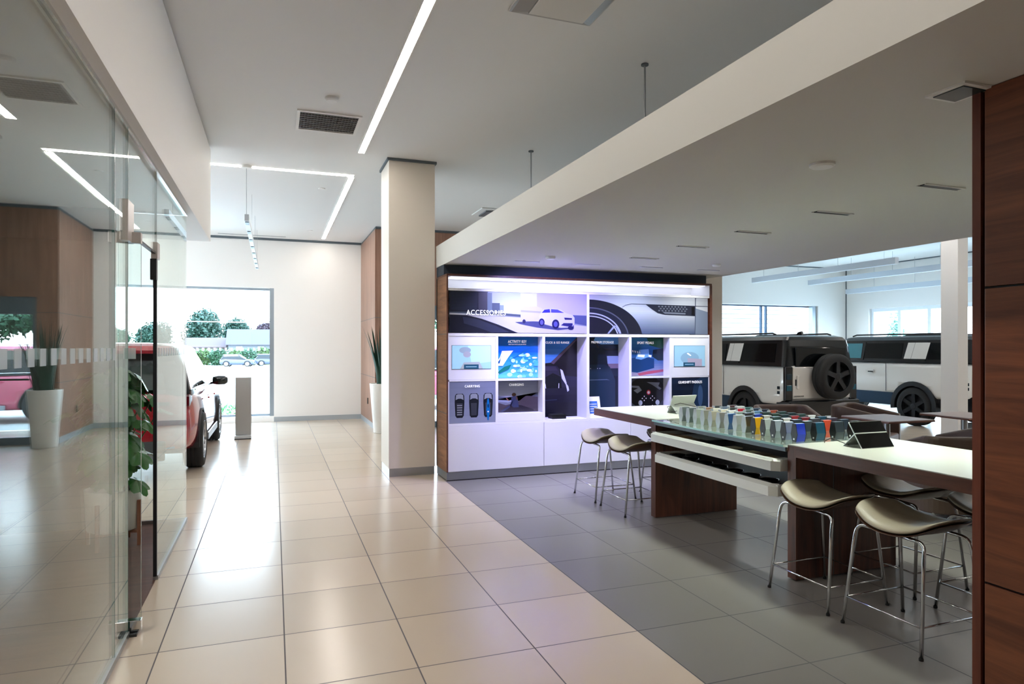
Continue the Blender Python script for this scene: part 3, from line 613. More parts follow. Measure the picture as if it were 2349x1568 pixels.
def drawer(x0, y0, y1, zt, name='drawer'):
    h_ = .082; mb = MB(); c = .045
    o1 = [(x0+c, y0), (x0, y0+c), (x0, y1-c), (x0+c, y1)]; i1 = [(x0+c+.03, y0+.02), (x0+.045, y0+c+.01), (x0+.045, y1-c-.01), (x0+c+.03, y1-.02)]
    B = len(mb.v); L4 = [[(p, q, zt-h_) for p, q in o1], [(p, q, zt-.016) for p, q in o1], [(p, q, zt) for p, q in i1], [(p, q, zt-h_+.01) for p, q in i1]]
    fs_ = []
    for a in range(4):
        for k in range(3): b2 = (a+1) % 4; fs_.append((a*4+k, a*4+k+1, b2*4+k+1, b2*4+k))
    fs_ += [(0, 4, 8, 12), (3, 7, 11, 15)]
    mb.add([v_ for l_ in L4 for v_ in l_], fs_)
    mb.box(x0+c, 4.1, y0, y0+.02, zt-h_, zt-.004).box(x0+c, 4.1, y1-.02, y1, zt-h_, zt-.004)
    d_ = mb.build(name, DRW, isl, world=True)
    MB().box(x0+.046, 4.1, y0+.02, y1-.02, zt-.05, zt-.035).build('tray', mat('tray_black', '#17181a', .4), isl, world=True)
drawer(3.195, 3.59, 5.20, .806); drawer(3.20, 3.62, 5.14, .628)
random.seed(11)
TC = [('#b08a66', 'tan'), ('#8c7358', 'brown'), ('#b59a72', 'beige'), ('#7d6a4c', 'olive brown'), ('#4a4238', 'dark brown'), ('#1c1d20', 'black'), ('#3c3a36', 'charcoal'), ('#26272a', 'black'), ('#c8bfa4', 'cream'), ('#2a2a2c', 'black'), ('#d9cf9f', 'pale yellow'), ('#6e5f4c', 'brown'), ('#a08560', 'tan'), ('#e2e2da', 'white')]
for k, (c, n_) in enumerate(TC):
    y = 5.08 - k*.108
    o_ = MB().box(3.262, 3.40, y-.05, y+.05, .772, .788+.004*(k%3)).build('trim_sample', mat('trim_'+c[1:], c, .45), bevel=.003)
    tag(o_, '%s square trim sample in the upper drawer, number %d from the far end' % (n_, k+1), 'sample', 'trim samples in the upper drawer')
tag(MB().box(3.42, 3.70, 4.72, 5.10, .772, .776).build('paper_sheet', mat('paper', '#e9ebe8', .5)), 'white sheet lying at the far end of the upper drawer', 'paper')
for k in range(7):
    y = 4.98 - k*.19
    mb = MB(); mb.smooth = True
    mb.lathe([(.001, .0), (.05, .0), (.075, .012), (.07, .03), (.03, .036), (.001, .037)], (3.36, y, .594), 'z', 16)
    o_ = mb.build('glossy_sample', mat('gloss_black', '#0b0c0e', .12)); tag(o_, 'rounded glossy black sample in the lower drawer', 'sample', 'glossy black samples in the lower drawer')
# colour samples on the glass
rows = [('front', 3.425, [('#6f7a7c','slate grey'),('#5d6b6b','dark grey green'),('#a9b5ae','pale silver green'),('#8d8f86','warm grey'),('#b3b1a0','pale khaki'),('#8f8d86','stone grey'),('#1d4f86','blue'),('#b9c0bf','silver'),('#33342e','near black'),('#e8ad00','yellow'),('#b9c3bf','pale silver'),('#a9b6bf','cool silver'),('#8f9cab','blue grey'),('#0a35c8','vivid blue')]),
        ('second', 3.60, [('#8f9a95','grey green'),('#9c7a62','copper'),('#d8d8cc','cream white'),('#d8d4c0','ivory'),('#e8eae6','white'),('#9db0a8','pale green'),('#2b2f2f','charcoal'),('#1e3fb0','deep blue'),('#c9cbc4','light grey'),('#27403f','dark green'),('#dfe3e0','bright white'),('#33424a','dark slate'),('#3f4b52','graphite'),('#10506c','petrol blue')]),
        ('third', 3.775, [('#3c4246','anthracite'),('#6a7b92','steel blue'),('#37403f','dark grey'),('#b40f28','red'),('#5b6a66','grey green'),('#5f87b0','light blue'),('#2a4242','bottle green'),('#345048','green'),('#1f3a42','deep teal'),('#9c2f38','dark red'),('#7c2c36','maroon'),('#41464f','dark grey'),('#de5436','orange'),('#2c3a44','dark blue grey')]),
        ('back', 3.94, [('#4a2e34','plum'),('#cfd2d2','light silver'),('#3a6263','teal'),('#33455c','navy grey'),('#2a3448','navy'),('#a5503c','rust'),('#2a4a4a','dark teal'),('#233c44','deep slate'),('#2a4848','dark green'),('#e2e6ea','white'),('#24506a','blue teal'),('#40384a','aubergine'),('#2b3d4e','midnight blue'),('#171c1b','black')])]
ORD = ['farthest','second from the far end','third from the far end','fourth from the far end','fifth from the far end','sixth from the far end','seventh from the far end','seventh from the near end','sixth from the near end','fifth from the near end','fourth from the near end','third from the near end','second from the near end','nearest']
LEND = mat('sample_end_light', '#b5bcbf', .35, .3); DEND = mat('sample_end_dark', '#14181c', .4)
for rn, x0, cols in rows:
    for k, (c, n_) in enumerate(cols):
        y = 5.03 - k*.105
        hh = .128; a_, b_ = .015, .029
        if k >= 9 or (rn != 'front' and k > 5): dark = True
        else: dark = False
        prof = [(-a_, 0), (a_, 0), (b_, hh*.42), (a_, hh), (-a_, hh), (-b_, hh*.42)]
        t = thing('colour_sample', '%s faceted colour sample, %s, %s row' % (n_, ORD[k], rn), 'colour sample', (x0, y, .906), 'faceted colour samples on the island glass')
        me_ = mat('coat_'+c[1:], c, .28, .25, coat=.6)
        MB().prism(prof, 'x', .004, .082).build('coloured_band', me_, t, bevel=.003)
        p2 = [(p*1.06, q) for p, q in prof]
        [MB().prism(p2, 'x', q_, q_+.005).build('end_plate', DEND if dark else LEND, t, bevel=.001) for q_ in (0, .081)]
        if dark: MB().box(-.0008, 0, -.006, .006, .014, .026).build('sticker', LAM, t)
# tablets
TB = mat('tablet_silver', '#c4c8c6', .35, .6)
t = thing('tablet', 'black screened tablet propped on its kickstand at the near end of the island', 'tablet', (3.72, 3.235, .911))
b_ = MB().box(-.14, .14, 0, .009, 0, .195).build('body', TB, t, bevel=.003); b_.rotation_euler = (radians(-33), 0, 0)
s_ = MB().box(-.138, .138, -.0015, 0, .003, .192).build('screen', mat('screen_black', '#050607', .05), t); s_.rotation_euler = (radians(-33), 0, 0)
MB().prism([(.055, .09), (.15, 0), (.152, .003), (.06, .096)], 'x', -.139, .139).build('kickstand', TB, t)
MB().tube([(-.10, .14, .004), (-.16, .17, .03), (-.19, .2, .05), (-.2, .25, .02), (-.17, .28, .005)], .003, 6).build('cable', BLACK, t)
t = thing('tablet', 'silver backed tablet facing away at the far end of the island', 'tablet', (3.87, 5.72, .911)); t.rotation_euler = (0, 0, radians(186))
b_ = MB().box(-.15, .15, 0, .009, 0, .20).build('body', mat('tablet_white', '#d9e0d8', .4), t, bevel=.003); b_.rotation_euler = (radians(-28), 0, 0)
s_ = MB().box(-.147, .147, -.0015, 0, .003, .197).build('screen', MATS['screen_black'], t); s_.rotation_euler = (radians(-28), 0, 0)
MB().prism([(.05, .09), (.15, 0), (.152, .003), (.055, .096)], 'x', -.149, .149).build('kickstand', TB, t)
MB().tube([(.145, .15, .03), (.2, .12, .02), (.17, .03, .06), (.06, .1, .10), (-.1, .16, .06), (-.24, .22, .01)], .003, 6).build('cable', BLACK, t)

# ================================================================ STOOLS
LEA = mat('taupe_leather', '#9a917e', .38, bump=.15, nscale=60); SHELL = mat('stool_shell', '#4a2f1e', .4)
def seat_grid(th, zoff, k=1.0):
    n = 20; mb = MB(); top = []; bot = []
    for i in range(n+1):
        for j in range(n+1):
            u, v = -1+2*i/n, -1+2*j/n
            x_ = u*math.sqrt(1-v*v*.36); y_ = v*math.sqrt(1-u*u*.30)
            x = x_*.205*k; y = y_*.262*k
            z = .585 + .092*abs(y_)**2.5 + .010*(-x_) ** 2 - .022*max(0, -x_-.45)**1.5*2 + .02*max(0, x_-.3)
            e = max(abs(u), abs(v)); z -= (.012*max(0, e-.8)/.2) if th > .02 else 0
            top.append((x, y, z+zoff)); bot.append((x, y, z+zoff-th*(1 - .55*max(0, e-.7)/.3)))
    N = (n+1)**2; fs_ = []
    for i in range(n):
        for j in range(n):
            a = i*(n+1)+j; fs_ += [(a, a+n+1, a+n+2, a+1), (N+a, N+a+1, N+a+n+2, N+a+n+1)]
    ed = [(i, 0) for i in range(n)] + [(n, j) for j in range(n)] + [(i, n) for i in range(n, 0, -1)] + [(0, j) for j in range(n, 0, -1)]
    ids = [i*(n+1)+j for i, j in ed]
    for a, b2 in zip(ids, ids[1:]+ids[:1]): fs_.append((a, b2, N+b2, N+a))
    mb.smooth = True; mb.add(top+bot, fs_); return mb
def make_stool():
    t = thing('counter_stool', 'x', 'stool', (0, 0, 0), 'counter stools round the island')
    seat_grid(.034, .03).build('seat_pad', LEA, t, subsurf=1)
    seat_grid(.012, -.006, 1.015).build('seat_shell', SHELL, t, subsurf=1)
    sm_ = MB(); sm_.smooth = True
    for sx in (-1, 1):
        for sy in (-1, 1):
            pts = [(sx*.232, sy*.242, 0), (sx*.175, sy*.212, .50)]
            c0 = Vector((sx*.170, sy*.209, .53))
            for k in range(1, 7):
                a = k/6*pi/2; pts.append((sx*(.170-.012*sin(a)), sy*(.209 - .045*(1-cos(a))), .525+.042*sin(a)))
            pts.append((sx*.155, 0, .572))
            l = MB(); l.smooth = True; l.tube(pts, .0098, 12); l.build('leg', CHROME, t)
    a, b2, z = .218, .229, .155
    f = MB(); f.smooth = True
    q = [(-a, -b2, z), (a, -b2, z), (a, b2, z), (-a, b2, z)]
    for i in range(4): f.tube([q[i], q[(i+1) % 4]], .0055, 8)
    f.build('footrest', CHROME, t)
    for sx in (-1, 1):
        for sy in (-1, 1): MB().cyl((sx*.2322, sy*.242, 0), .0112, .012, n=12).build('foot_cap', RUBBER, t)
    return t
st = make_stool()
spots = [(3.28, 2.645, 'taupe leather counter stool nearest the camera, at the aisle side of the island'), (3.28, 3.235, 'taupe leather counter stool in front of the near island leg panel'),
         (3.275, 5.59, 'taupe leather counter stool just beyond the far island leg panel, aisle side'), (3.275, 6.19, 'taupe leather counter stool nearest the accessories wall, aisle side'),
         (3.98, 3.24, 'shaded counter stool under the near counter on the lounge side, beside the leg panel'), (3.98, 2.62, 'shaded counter stool on the lounge side, half hidden by the walnut cabinet'),
         (3.98, 6.02, 'counter stool on the lounge side by the accessories wall, mostly hidden by the island')]
for i, (x, y, lb) in enumerate(spots):
    s_ = st if i == 0 else copy_tree(st)
    s_.location = (x, y, 0); s_.rotation_euler = (0, 0, 0 if x < 3.5 else pi); s_['label'] = lb

# ================================================================ WALNUT CABINET, right foreground
cb = thing('walnut_cabinet', 'tall walnut panelled cabinet filling the right edge of the view', 'cabinet', (2.8, 1.2, 0))
for (z0, z1) in ((.01, .676), (.684, 1.791), (1.799, 2.548)):
    MB().box(2.53, 3.1, -1.4, 1.735, z0, z1).build('door_panel', WR, cb, world=True, bevel=.002)
MB().box(2.545, 3.09, -1.39, 1.745, .0, 2.549).build('carcass', SEAL, cb, world=True)
MB().box(2.527, 3.13, 1.748, 1.780, 0, 2.549).build('end_stile', WV if False else wood('walnut_stile', '#55271a', '#703a27', (14, 14, 1.0), .38, 1.5, .3), cb, world=True)

# ================================================================ LOUNGE
LB = mat('brown_leather', '#5c4a40', .45, bump=.1, nscale=50); LI = mat('brown_leather_inner', '#6b5750', .5)
def tub(label, loc, rz, w=.76, d_=.72, hb=.78, ha=.62):
    t = thing('tub_armchair', label, 'armchair', loc, 'brown tub armchairs in the lounge'); t.rotation_euler = (0, 0, rz)
    # U-shaped shell in plan, back at +y
    path = []; r_ = .16; hw = w/2; n = 6
    path += [(-hw, -d_/2)]
    for k in range(n+1): a = pi - k/n*pi/2; path.append((-hw+r_+r_*cos(a), d_/2-r_+r_*sin(a)))
    for k in range(n+1): a = pi/2 - k/n*pi/2; path.append((hw-r_+r_*cos(a), d_/2-r_+r_*sin(a)))
    path += [(hw, -d_/2)]
    rs = []
    for i, (x, y) in enumerate(path):
        nx, ny = (0 - x), (-.0 - y); 
        if i == 0: nx, ny = 1, 0
        elif i == len(path)-1: nx, ny = -1, 0
        else:
            tx, ty = path[i+1][0]-path[i-1][0], path[i+1][1]-path[i-1][1]; l_ = math.hypot(tx, ty); nx, ny = ty/l_, -tx/l_
        tt = max(0, min(1, (y + d_/2) / d_)); h_ = ha + (hb-ha)*min(1, tt*1.25)
        th = .075
        rs.append([(x, y, .10), (x, y, h_-.02), (x+nx*.02, y+ny*.02, h_), (x+nx*(th-.02), y+ny*(th-.02), h_), (x+nx*th, y+ny*th, h_-.02), (x+nx*th, y+ny*th, .10)])
    m_ = MB(); m_.smooth = False; m_.rings(rs); m_.build('shell', LB, t, bevel=.012)
    MB().box(-hw+.08, hw-.08, -d_/2, d_/2-.08, .14, .40).build('seat_cushion', LI, t, bevel=.03, seg=3)
    for sx in (-1, 1):
        for sy in (-1, 1): MB().cyl((sx*(hw-.06), sy*(d_/2-.06), 0), .018, .12, n=12).build('leg', CHROME, t)
    return t
tub('brown tub armchair behind the colour samples', (6.45, 7.0, 0), radians(-18))
tub('brown tub armchair with a pointed arm between the two lounge tables', (7.62, 6.85, 0), radians(28), ha=.66)
tub('brown tub armchair nearest the island, back towards the camera', (5.92, 4.35, 0), radians(158), w=.82)
tub('brown tub armchair beside the walnut cabinet edge, behind the nearest one', (7.1, 4.75, 0), radians(170), w=.82)
def ltable(label, c, w, rz):
    t = thing('lounge_table', label, 'table', (c[0], c[1], 0), 'square lounge tables'); t.rotation_euler = (0, 0, rz)
    MB().box(-w/2, w/2, -w/2, w/2, .722, .74).build('tabletop', mat('lounge_top', '#a89a98', .3), t, bevel=.003)
    MB().box(-w/2-.002, w/2+.002, -w/2-.002, w/2+.002, .712, .730).build('edge_band', mat('edge_brown', '#6b4236', .4), t, bevel=.003)
    MB().cyl((0, 0, .01), .035, .70).build('pedestal', STEEL, t); MB().lathe([(.24, 0), (.24, .008), (.04, .018)], (0, 0, 0), 'z', 32).build('base_plate', STEEL, t)
ltable('square lounge table with a pale top behind the black tablet', (6.80, 5.80), .68, radians(-2))
ltable('square lounge table with a brown top cut off by the walnut cabinet', (7.98, 5.72), .66, radians(-4))
# ================================================================ VEHICLES
TYR = mat('tyre', '#17181a', .7); CGL = mat('car_glass', '#070c10', .06, spec=.45); CGLB = mat('car_glass_blue', '#4b8a98', .08)
RIMB = mat('rim_black', '#15181d', .38, 0); RIMS = mat('rim_silver', '#b8bcc2', .2, .9)
PW = mat('paint_white', '#efeeea', .22, coat=1.); PR = mat('paint_red', '#a00c22', .18, coat=1.); PB = mat('paint_black', '#0d1015', .25, coat=.25)
CLAD = mat('cladding', '#1a1d22', .5); SILV = mat('skid_silver', '#9aa0a6', .35, .7)
def wheel(parent, x, y, z, R, w, nsp=5, rim=RIMB, axis='x', side=-1, name='wheel'):
    """side: direction the outer face looks along the axis"""
    def pt(p, t): return p
    T_ = MB(); T_.smooth = True
    prof = [(R*.66, -w*.46), (R*.80, -w*.5), (R*.94, -w*.46), (R, -w*.34), (R, -w*.12), (R*.985, -w*.11), (R*.985, -w*.08), (R, -w*.07), (R, w*.07), (R*.985, w*.08), (R*.985, w*.11), (R, w*.12), (R, w*.34), (R*.94, w*.46), (R*.80, w*.5), (R*.66, w*.46)]
    c = (x, y, z); T_.lathe(prof, c, axis, 40, cap=False)
    tw = T_.build(name, TYR, parent)
    M_ = MB(); s_ = side
    M_.lathe([(R*.70, s_*w*.46), (R*.66, s_*w*.47), (R*.64, s_*w*.30), (R*.60, -s_*w*.4)], c, axis, 36, cap=False)
    M_.lathe([(.001, s_*w*.12), (R*.6, s_*w*.08)], c, axis, 24)
    M_.lathe([(R*.17, s_*w*.2), (R*.16, s_*w*.40), (R*.12, s_*w*.42), (.001, s_*w*.42)], c, axis, 20)
    for k in range(nsp):
        a = 2*pi*k/nsp + pi/2; ca, sa = cos(a), sin(a)
        def q(r_, t_, h_):
            u, v = r_*ca - t_*sa, r_*sa + t_*ca
            return (x+h_, y+u, z+v) if axis == 'x' else (x+u, y+h_, z+v)
        wd = (.11 if nsp < 8 else .045)*R
        vs = []
        for (r_, t_, hh) in ((R*.12, wd, .40), (R*.12, -wd, .40), (R*.66, -wd*.85, .42), (R*.66, wd*.85, .42)):
            vs.append(q(r_, t_, s_*w*hh))
        for (r_, t_, hh) in ((R*.12, wd, .2), (R*.12, -wd, .2), (R*.66, -wd*.85, .24), (R*.66, wd*.85, .24)):
            vs.append(q(r_, t_, s_*w*hh))
        M_.add(vs, [(0,1,2,3),(4,5,6,7),(0,1,5,4),(1,2,6,5),(2,3,7,6),(3,0,4,7)])
    M_.build('rim', rim, tw)
    return tw
def loft_body(stations, prof, mat_, parent, name='body', sub=2):
    rs = []
    for st_ in stations:
        y, w, zb, zt = st_[:4]; h_ = zt-zb
        half = [(w*fx, zb + h_*fz) for fx, fz in prof]
        rs.append([(-a, y, b2) for a, b2 in half] + [(a, y, b2) for a, b2 in half[::-1]])
    m_ = MB(); m_.smooth = True; m_.rings(rs)
    return m_.build(name, mat_, parent, subsurf=sub)
def cut_arches(body, cyls):
    cu = MB()
    for (y, z, r_) in cyls: cu.lathe([(r_, -2), (r_, 2)], (0, y, z), 'x', 40)
    co = cu.build('cutter', BLACK, body.parent); md = body.modifiers.new('cut', 'BOOLEAN'); md.object = co; md.operation = 'DIFFERENCE'; md.solver = 'EXACT'; md.material_mode = 'TRANSFER'
    bake(body); bpy.data.objects.remove(co); return body
def arch(parent, x, y, z, r0, r1, side, th=.03, m=None):
    m_ = MB(); n = 20; rs = []
    for k in range(n+1):
        a = radians(-8 + 196*k/n); c_, s_ = cos(a), sin(a)
        rs.append([(x - side*.42, y+r0*c_, z+r0*s_), (x + side*th, y+r0*c_, z+r0*s_), (x + side*th, y+r1*c_, z+r1*s_), (x - side*.42, y+r1*c_, z+r1*s_)])
    m_.rings(rs); return m_.build('arch_trim', m or CLAD, parent, bevel=.004)
def offroader(label, loc, hw, yw, L, zbelt, zroof, Rw, zsill=.50, long_=False):
    """boxy off-road car, rear at y = 0, nose towards +y; x centre 0"""
    t = thing('off_road_car', label, 'car', loc, None)
    P = [(.86, 0), (.985, .07), (1.0, .30), (.995, .62), (.965, .80), (.955, 1.0), (.5, 1.0)]
    b_ = loft_body([(0.02, hw*.955, zsill+.10, zbelt), (.03, hw*.96, zsill+.10, zbelt), (.12, hw, zsill+.02, zbelt), (.14, hw, zsill, zbelt), (1.0, hw, zsill, zbelt), (2.2, hw*.985, zsill, zbelt), (L*.70, hw*.99, zsill, zbelt-.01), (L*.72, hw*.98, zsill, zbelt-.05), (L*.93, hw*.96, zsill, zbelt-.12), (L*.975, hw*.93, zsill+.05, zbelt-.16), (L, hw*.85, zsill+.1, zbelt-.25)], P, PW, t)
    yf = yw + 3.02 if L > 4.6 else yw+2.9
    yf = min(yf, L-.8)
    cut_arches(b_, [(yw, Rw, Rw*1.20), (yf, Rw, Rw*1.20)])
    MB().box(-hw*.93, hw*.93, .25, L-.3, zsill-.12, zsill+.06).build('underbody', CLAD, t)
    MB().box(-hw*.80, hw*.80, yw-.6, yw+.6, .35, zbelt-.2).box(-hw*.80, hw*.80, yf-.55, yf+.55, .35, zbelt-.35).build('wheel_house', BLACK, t)
    # greenhouse
    gh = MB(); gh.smooth = False; rs = []; wt = hw*.955; wr = hw*.86
    yA, yB = L*.70, L*.585
    for (y0, y1, z) in ((.03, yA, zbelt-.02), (.035, yA-.03, zbelt+.05), (.06, yB+.10, zroof-.20), (.085, yB, zroof-.09), (.12, yB-.08, zroof-.03), (.22, yB-.2, zroof)):
        f = (z-zbelt)/(zroof-zbelt); w = wt + (wr-wt)*f; w -= (.05 if z > zroof-.06 else 0) + (.10 if z >= zroof-.001 else 0)
        r_ = .09; ring = []
        for (cx_, cy_, a0) in ((w-r_, y1-r_, 0), (-(w-r_), y1-r_, 90), (-(w-r_), y0+r_, 180), (w-r_, y0+r_, 270)):
            for k in range(5): a = radians(a0 + 90*k/4); ring.append((cx_+r_*cos(a), cy_+r_*sin(a), z))
        rs.append(ring)
    gh.rings(rs); gh.build('greenhouse', PB, t)
    def sx(z): f = (z-zbelt)/(zroof-zbelt); return wt + (wr-wt)*f
    # side windows
    def side_pane(y0, y1, z0, z1, sl=0, m_=CGL, name='side_window', side=-1, off=.006):
        q = MB(); q.quad((side*(sx(z0)+off), y0, z0), (side*(sx(z0)+off), y1, z0), (side*(sx(z1)+off), y1-sl, z1), (side*(sx(z1)+off), y0-sl*.0, z1)); return q.build(name, m_, t)
    zb, zt = zbelt+.05, zroof-.15
    lay = [(.30, yw+.15), (yw+.62, yw+1.35), (yw+1.42, yw+2.05)] if not long_ else [(.28, yw-.28), (yw+.30, yw+1.20), (yw+1.28, yw+2.15)]
    for sd_ in (-1, 1):
        for i, (a, c) in enumerate(lay): side_pane(a, c, zb, zt, .10 if i == 2 else 0, CGLB if (i == 2) else CGL, side=sd_)
    panel = (yw+.17, yw+.58) if not long_ else (yw-.24, yw+.24)
    for sd_ in (-1, 1):
        q = MB(); z0, z1 = zbelt+.055, zroof-.14; q.quad((sd_*(sx(z0)+.012), panel[0], z0), (sd_*(sx(z0)+.012), panel[1], z0), (sd_*(sx(z1)+.012), panel[1]-.06, z1), (sd_*(sx(z1)+.012), panel[0]-.06, z1)); q.build('side_panel', PW, t, label='square white side window panel')
        q = MB(); ym = panel[0] + (panel[1]-panel[0])*.66; q.quad((sd_*(sx(z0)+.014), ym, z0), (sd_*(sx(z0)+.014), ym+.006, z0), (sd_*(sx(z1)+.014), ym-.054, z1), (sd_*(sx(z1)+.014), ym-.06, z1)); q.build('panel_seam', CLAD, t)
        MB().tube([(sd_*(wr-.07), .42, zroof+.012), (sd_*(wr-.07), .5, zroof+.035), (sd_*(wr-.07), yB-.35, zroof+.035), (sd_*(wr-.07), yB-.25, zroof+.005)], .016, 8).build('roof_rail', BLACK, t)
        # door seams, handle, vents
        for yy in (yw+.62, yw+1.62):
            MB().box(sd_*hw*.985-.004, sd_*hw*.985+.02*sd_ if sd_ > 0 else -hw*.985+.004, yy-.003, yy+.003, zsill+.25, zbelt-.02).build('door_seam', CLAD, t) if False else None
        for yy in (yw+.62, yw+1.72):
            MB().box(-.003, .003, -.004, .004, zsill+.14, zbelt-.03).build('door_seam', CLAD, t).location = (sd_*(hw*.997), yy, 0)
        for yy in (lay[0][1]+.07, lay[1][1]+.035):
            q = MB(); z0, z1 = zbelt+.02, zroof-.12; q.quad((sd_*(sx(z0)+.010), yy-.02, z0), (sd_*(sx(z0)+.010), yy+.02, z0), (sd_*(sx(z1)+.010), yy+.0, z1), (sd_*(sx(z1)+.010), yy-.04, z1)); q.build('pillar', PB, t)
        hy = yw+1.0
        MB().box(-.014, .014, -.10, .10, -.017, .017).build('door_handle', PW, t, bevel=.006).location = (sd_*(hw+.012), hy, zbelt-.20)
        MB().box(-.004, .004, -.06, .06, -.03, .012).build('handle_recess', CLAD, t).location = (sd_*(hw*.999), hy, zbelt-.21)
        arch(t, sd_*hw*.985, yw, Rw, Rw*1.06, Rw*1.30, sd_); arch(t, sd_*hw*.97, yf, Rw, Rw*1.06, Rw*1.30, sd_)
        wheel(t, sd_*(hw-.11), yw, Rw, Rw, .25, 5 if not long_ else 6, side=sd_); wheel(t, sd_*(hw-.11), yf, Rw, Rw, .25, 5 if not long_ else 6, side=sd_)
        MB().box(sd_*hw*.97-.03, sd_*hw*.97+.03, yw+Rw*1.2, yf-Rw*1.2, zsill-.14, zsill+.12).build('side_sill', mat('sill_blue', '#3a5068', .25, .4), t, bevel=.01)
        MB().box(-.05, .05, 0, .06, 0, .11).build('wing_mirror', PB, t, bevel=.015).location = (sd_*(hw+.08), L*.66, zbelt+.03)
        for k in range(2): MB().box(-.006, .006, -.033, .033, -.028, .028).build('side_light', mat('lamp_dark', '#26323a', .1), t, bevel=.008).location = (sd_*(hw*.99+.004), .155, zbelt-.40-k*.085)
    # rear
    MB().box(-hw*.70, hw*.70, .002, .03, zbelt-.02, zroof-.22).build('rear_window', CGL, t, bevel=.01)
    MB().quad((-hw*.66, .0, zbelt+.1), (-hw*.60, .0, zbelt+.1), (-hw*.62, .0, zroof-.26), (-hw*.68, .0, zroof-.26)).build('window_reflection', CGLB, t) if False else None
    MB().box(-hw*.99, -hw*.80, -.012, .05, zbelt-.62, zbelt-.02).build('lamp_pillar', PB, t, bevel=.01); MB().box(hw*.80, hw*.99, -.012, .05, zbelt-.62, zbelt-.02).build('lamp_pillar', PB, t, bevel=.01)
    TLm = mat('tail_lamp', '#1c5a70', .1)
    for sd_ in (-1, 1):
        for k in range(2):
            MB().box(-.055, .055, -.02, -.008, -.05, .05).build('tail_lamp', TLm if k else mat('tail_lamp_dark', '#123040', .1), t, bevel=.01).location = (sd_*hw*.895, 0, zbelt-.20-k*.20)
    MB().box(-hw*.785, hw*.80, -.004, .03, zbelt-.60, zbelt-.03).build('tailgate', PW, t, bevel=.012)
    MB().box(-.025, .025, -.03, 0, -.12, .12).build('tailgate_handle', PW, t, bevel=.008).location = (-hw*.66, 0, zbelt-.30)
    MB().box(-.022, .022, -.008, 0, -.06, .05).build('handle_recess', CLAD, t).location = (-hw*.70, -.002, zbelt-.30)
    MB().box(-hw*.97, hw*.97, -.10, .25, zsill-.16, zbelt-.62).build('rear_bumper', PB, t, bevel=.03, seg=3)
    MB().box(-hw*.95, -hw*.62, -.112, -.09, zsill-.05, zsill+.05).build('bumper_lamp', mat('reflector_red', '#b00c20', .2), t)
    MB().box(hw*.80, hw*1.0, -.09, .20, zsill-.22, zsill-.02).build('bumper_corner', SILV, t, bevel=.02)
    text('rear_lettering', 'DEFENDER', .036, CLAD, (-hw*.76, -.008, zbelt-.56), parent=t, world=False, width=.22)
    sp = wheel(t, hw*.13, -.17, zbelt-.20, .405, .26, 5, axis='y', side=-1, name='spare_wheel')
    MB().lathe([(.01, 0), (.02, -.05), (.012, -.16), (.001, -.17)], (0, 0, 0), 'y', 10).build('shark_fin_base', PB, t) if False else None
    fin = MB(); fin.prism([(-.09, 0), (.10, 0), (.02, .07), (-.06, .085)], 'x', -.02, .02); fin.build('antenna_fin', PB, t, bevel=.006).location = (-.10, .42, zroof-.005)
    return t
A = offroader('white off-road car with black roof and a spare wheel on its tailgate', (8.45+.83, 9.26, 0), .83, 1.06, 4.75, 1.245, 1.785, .365)
B = offroader('white off-road car seen from the side, farthest right behind the slim column', (12.0+.95, 8.39, 0), .95, 1.25, 5.35, 1.28, 1.80, .385, zsill=.52, long_=True)

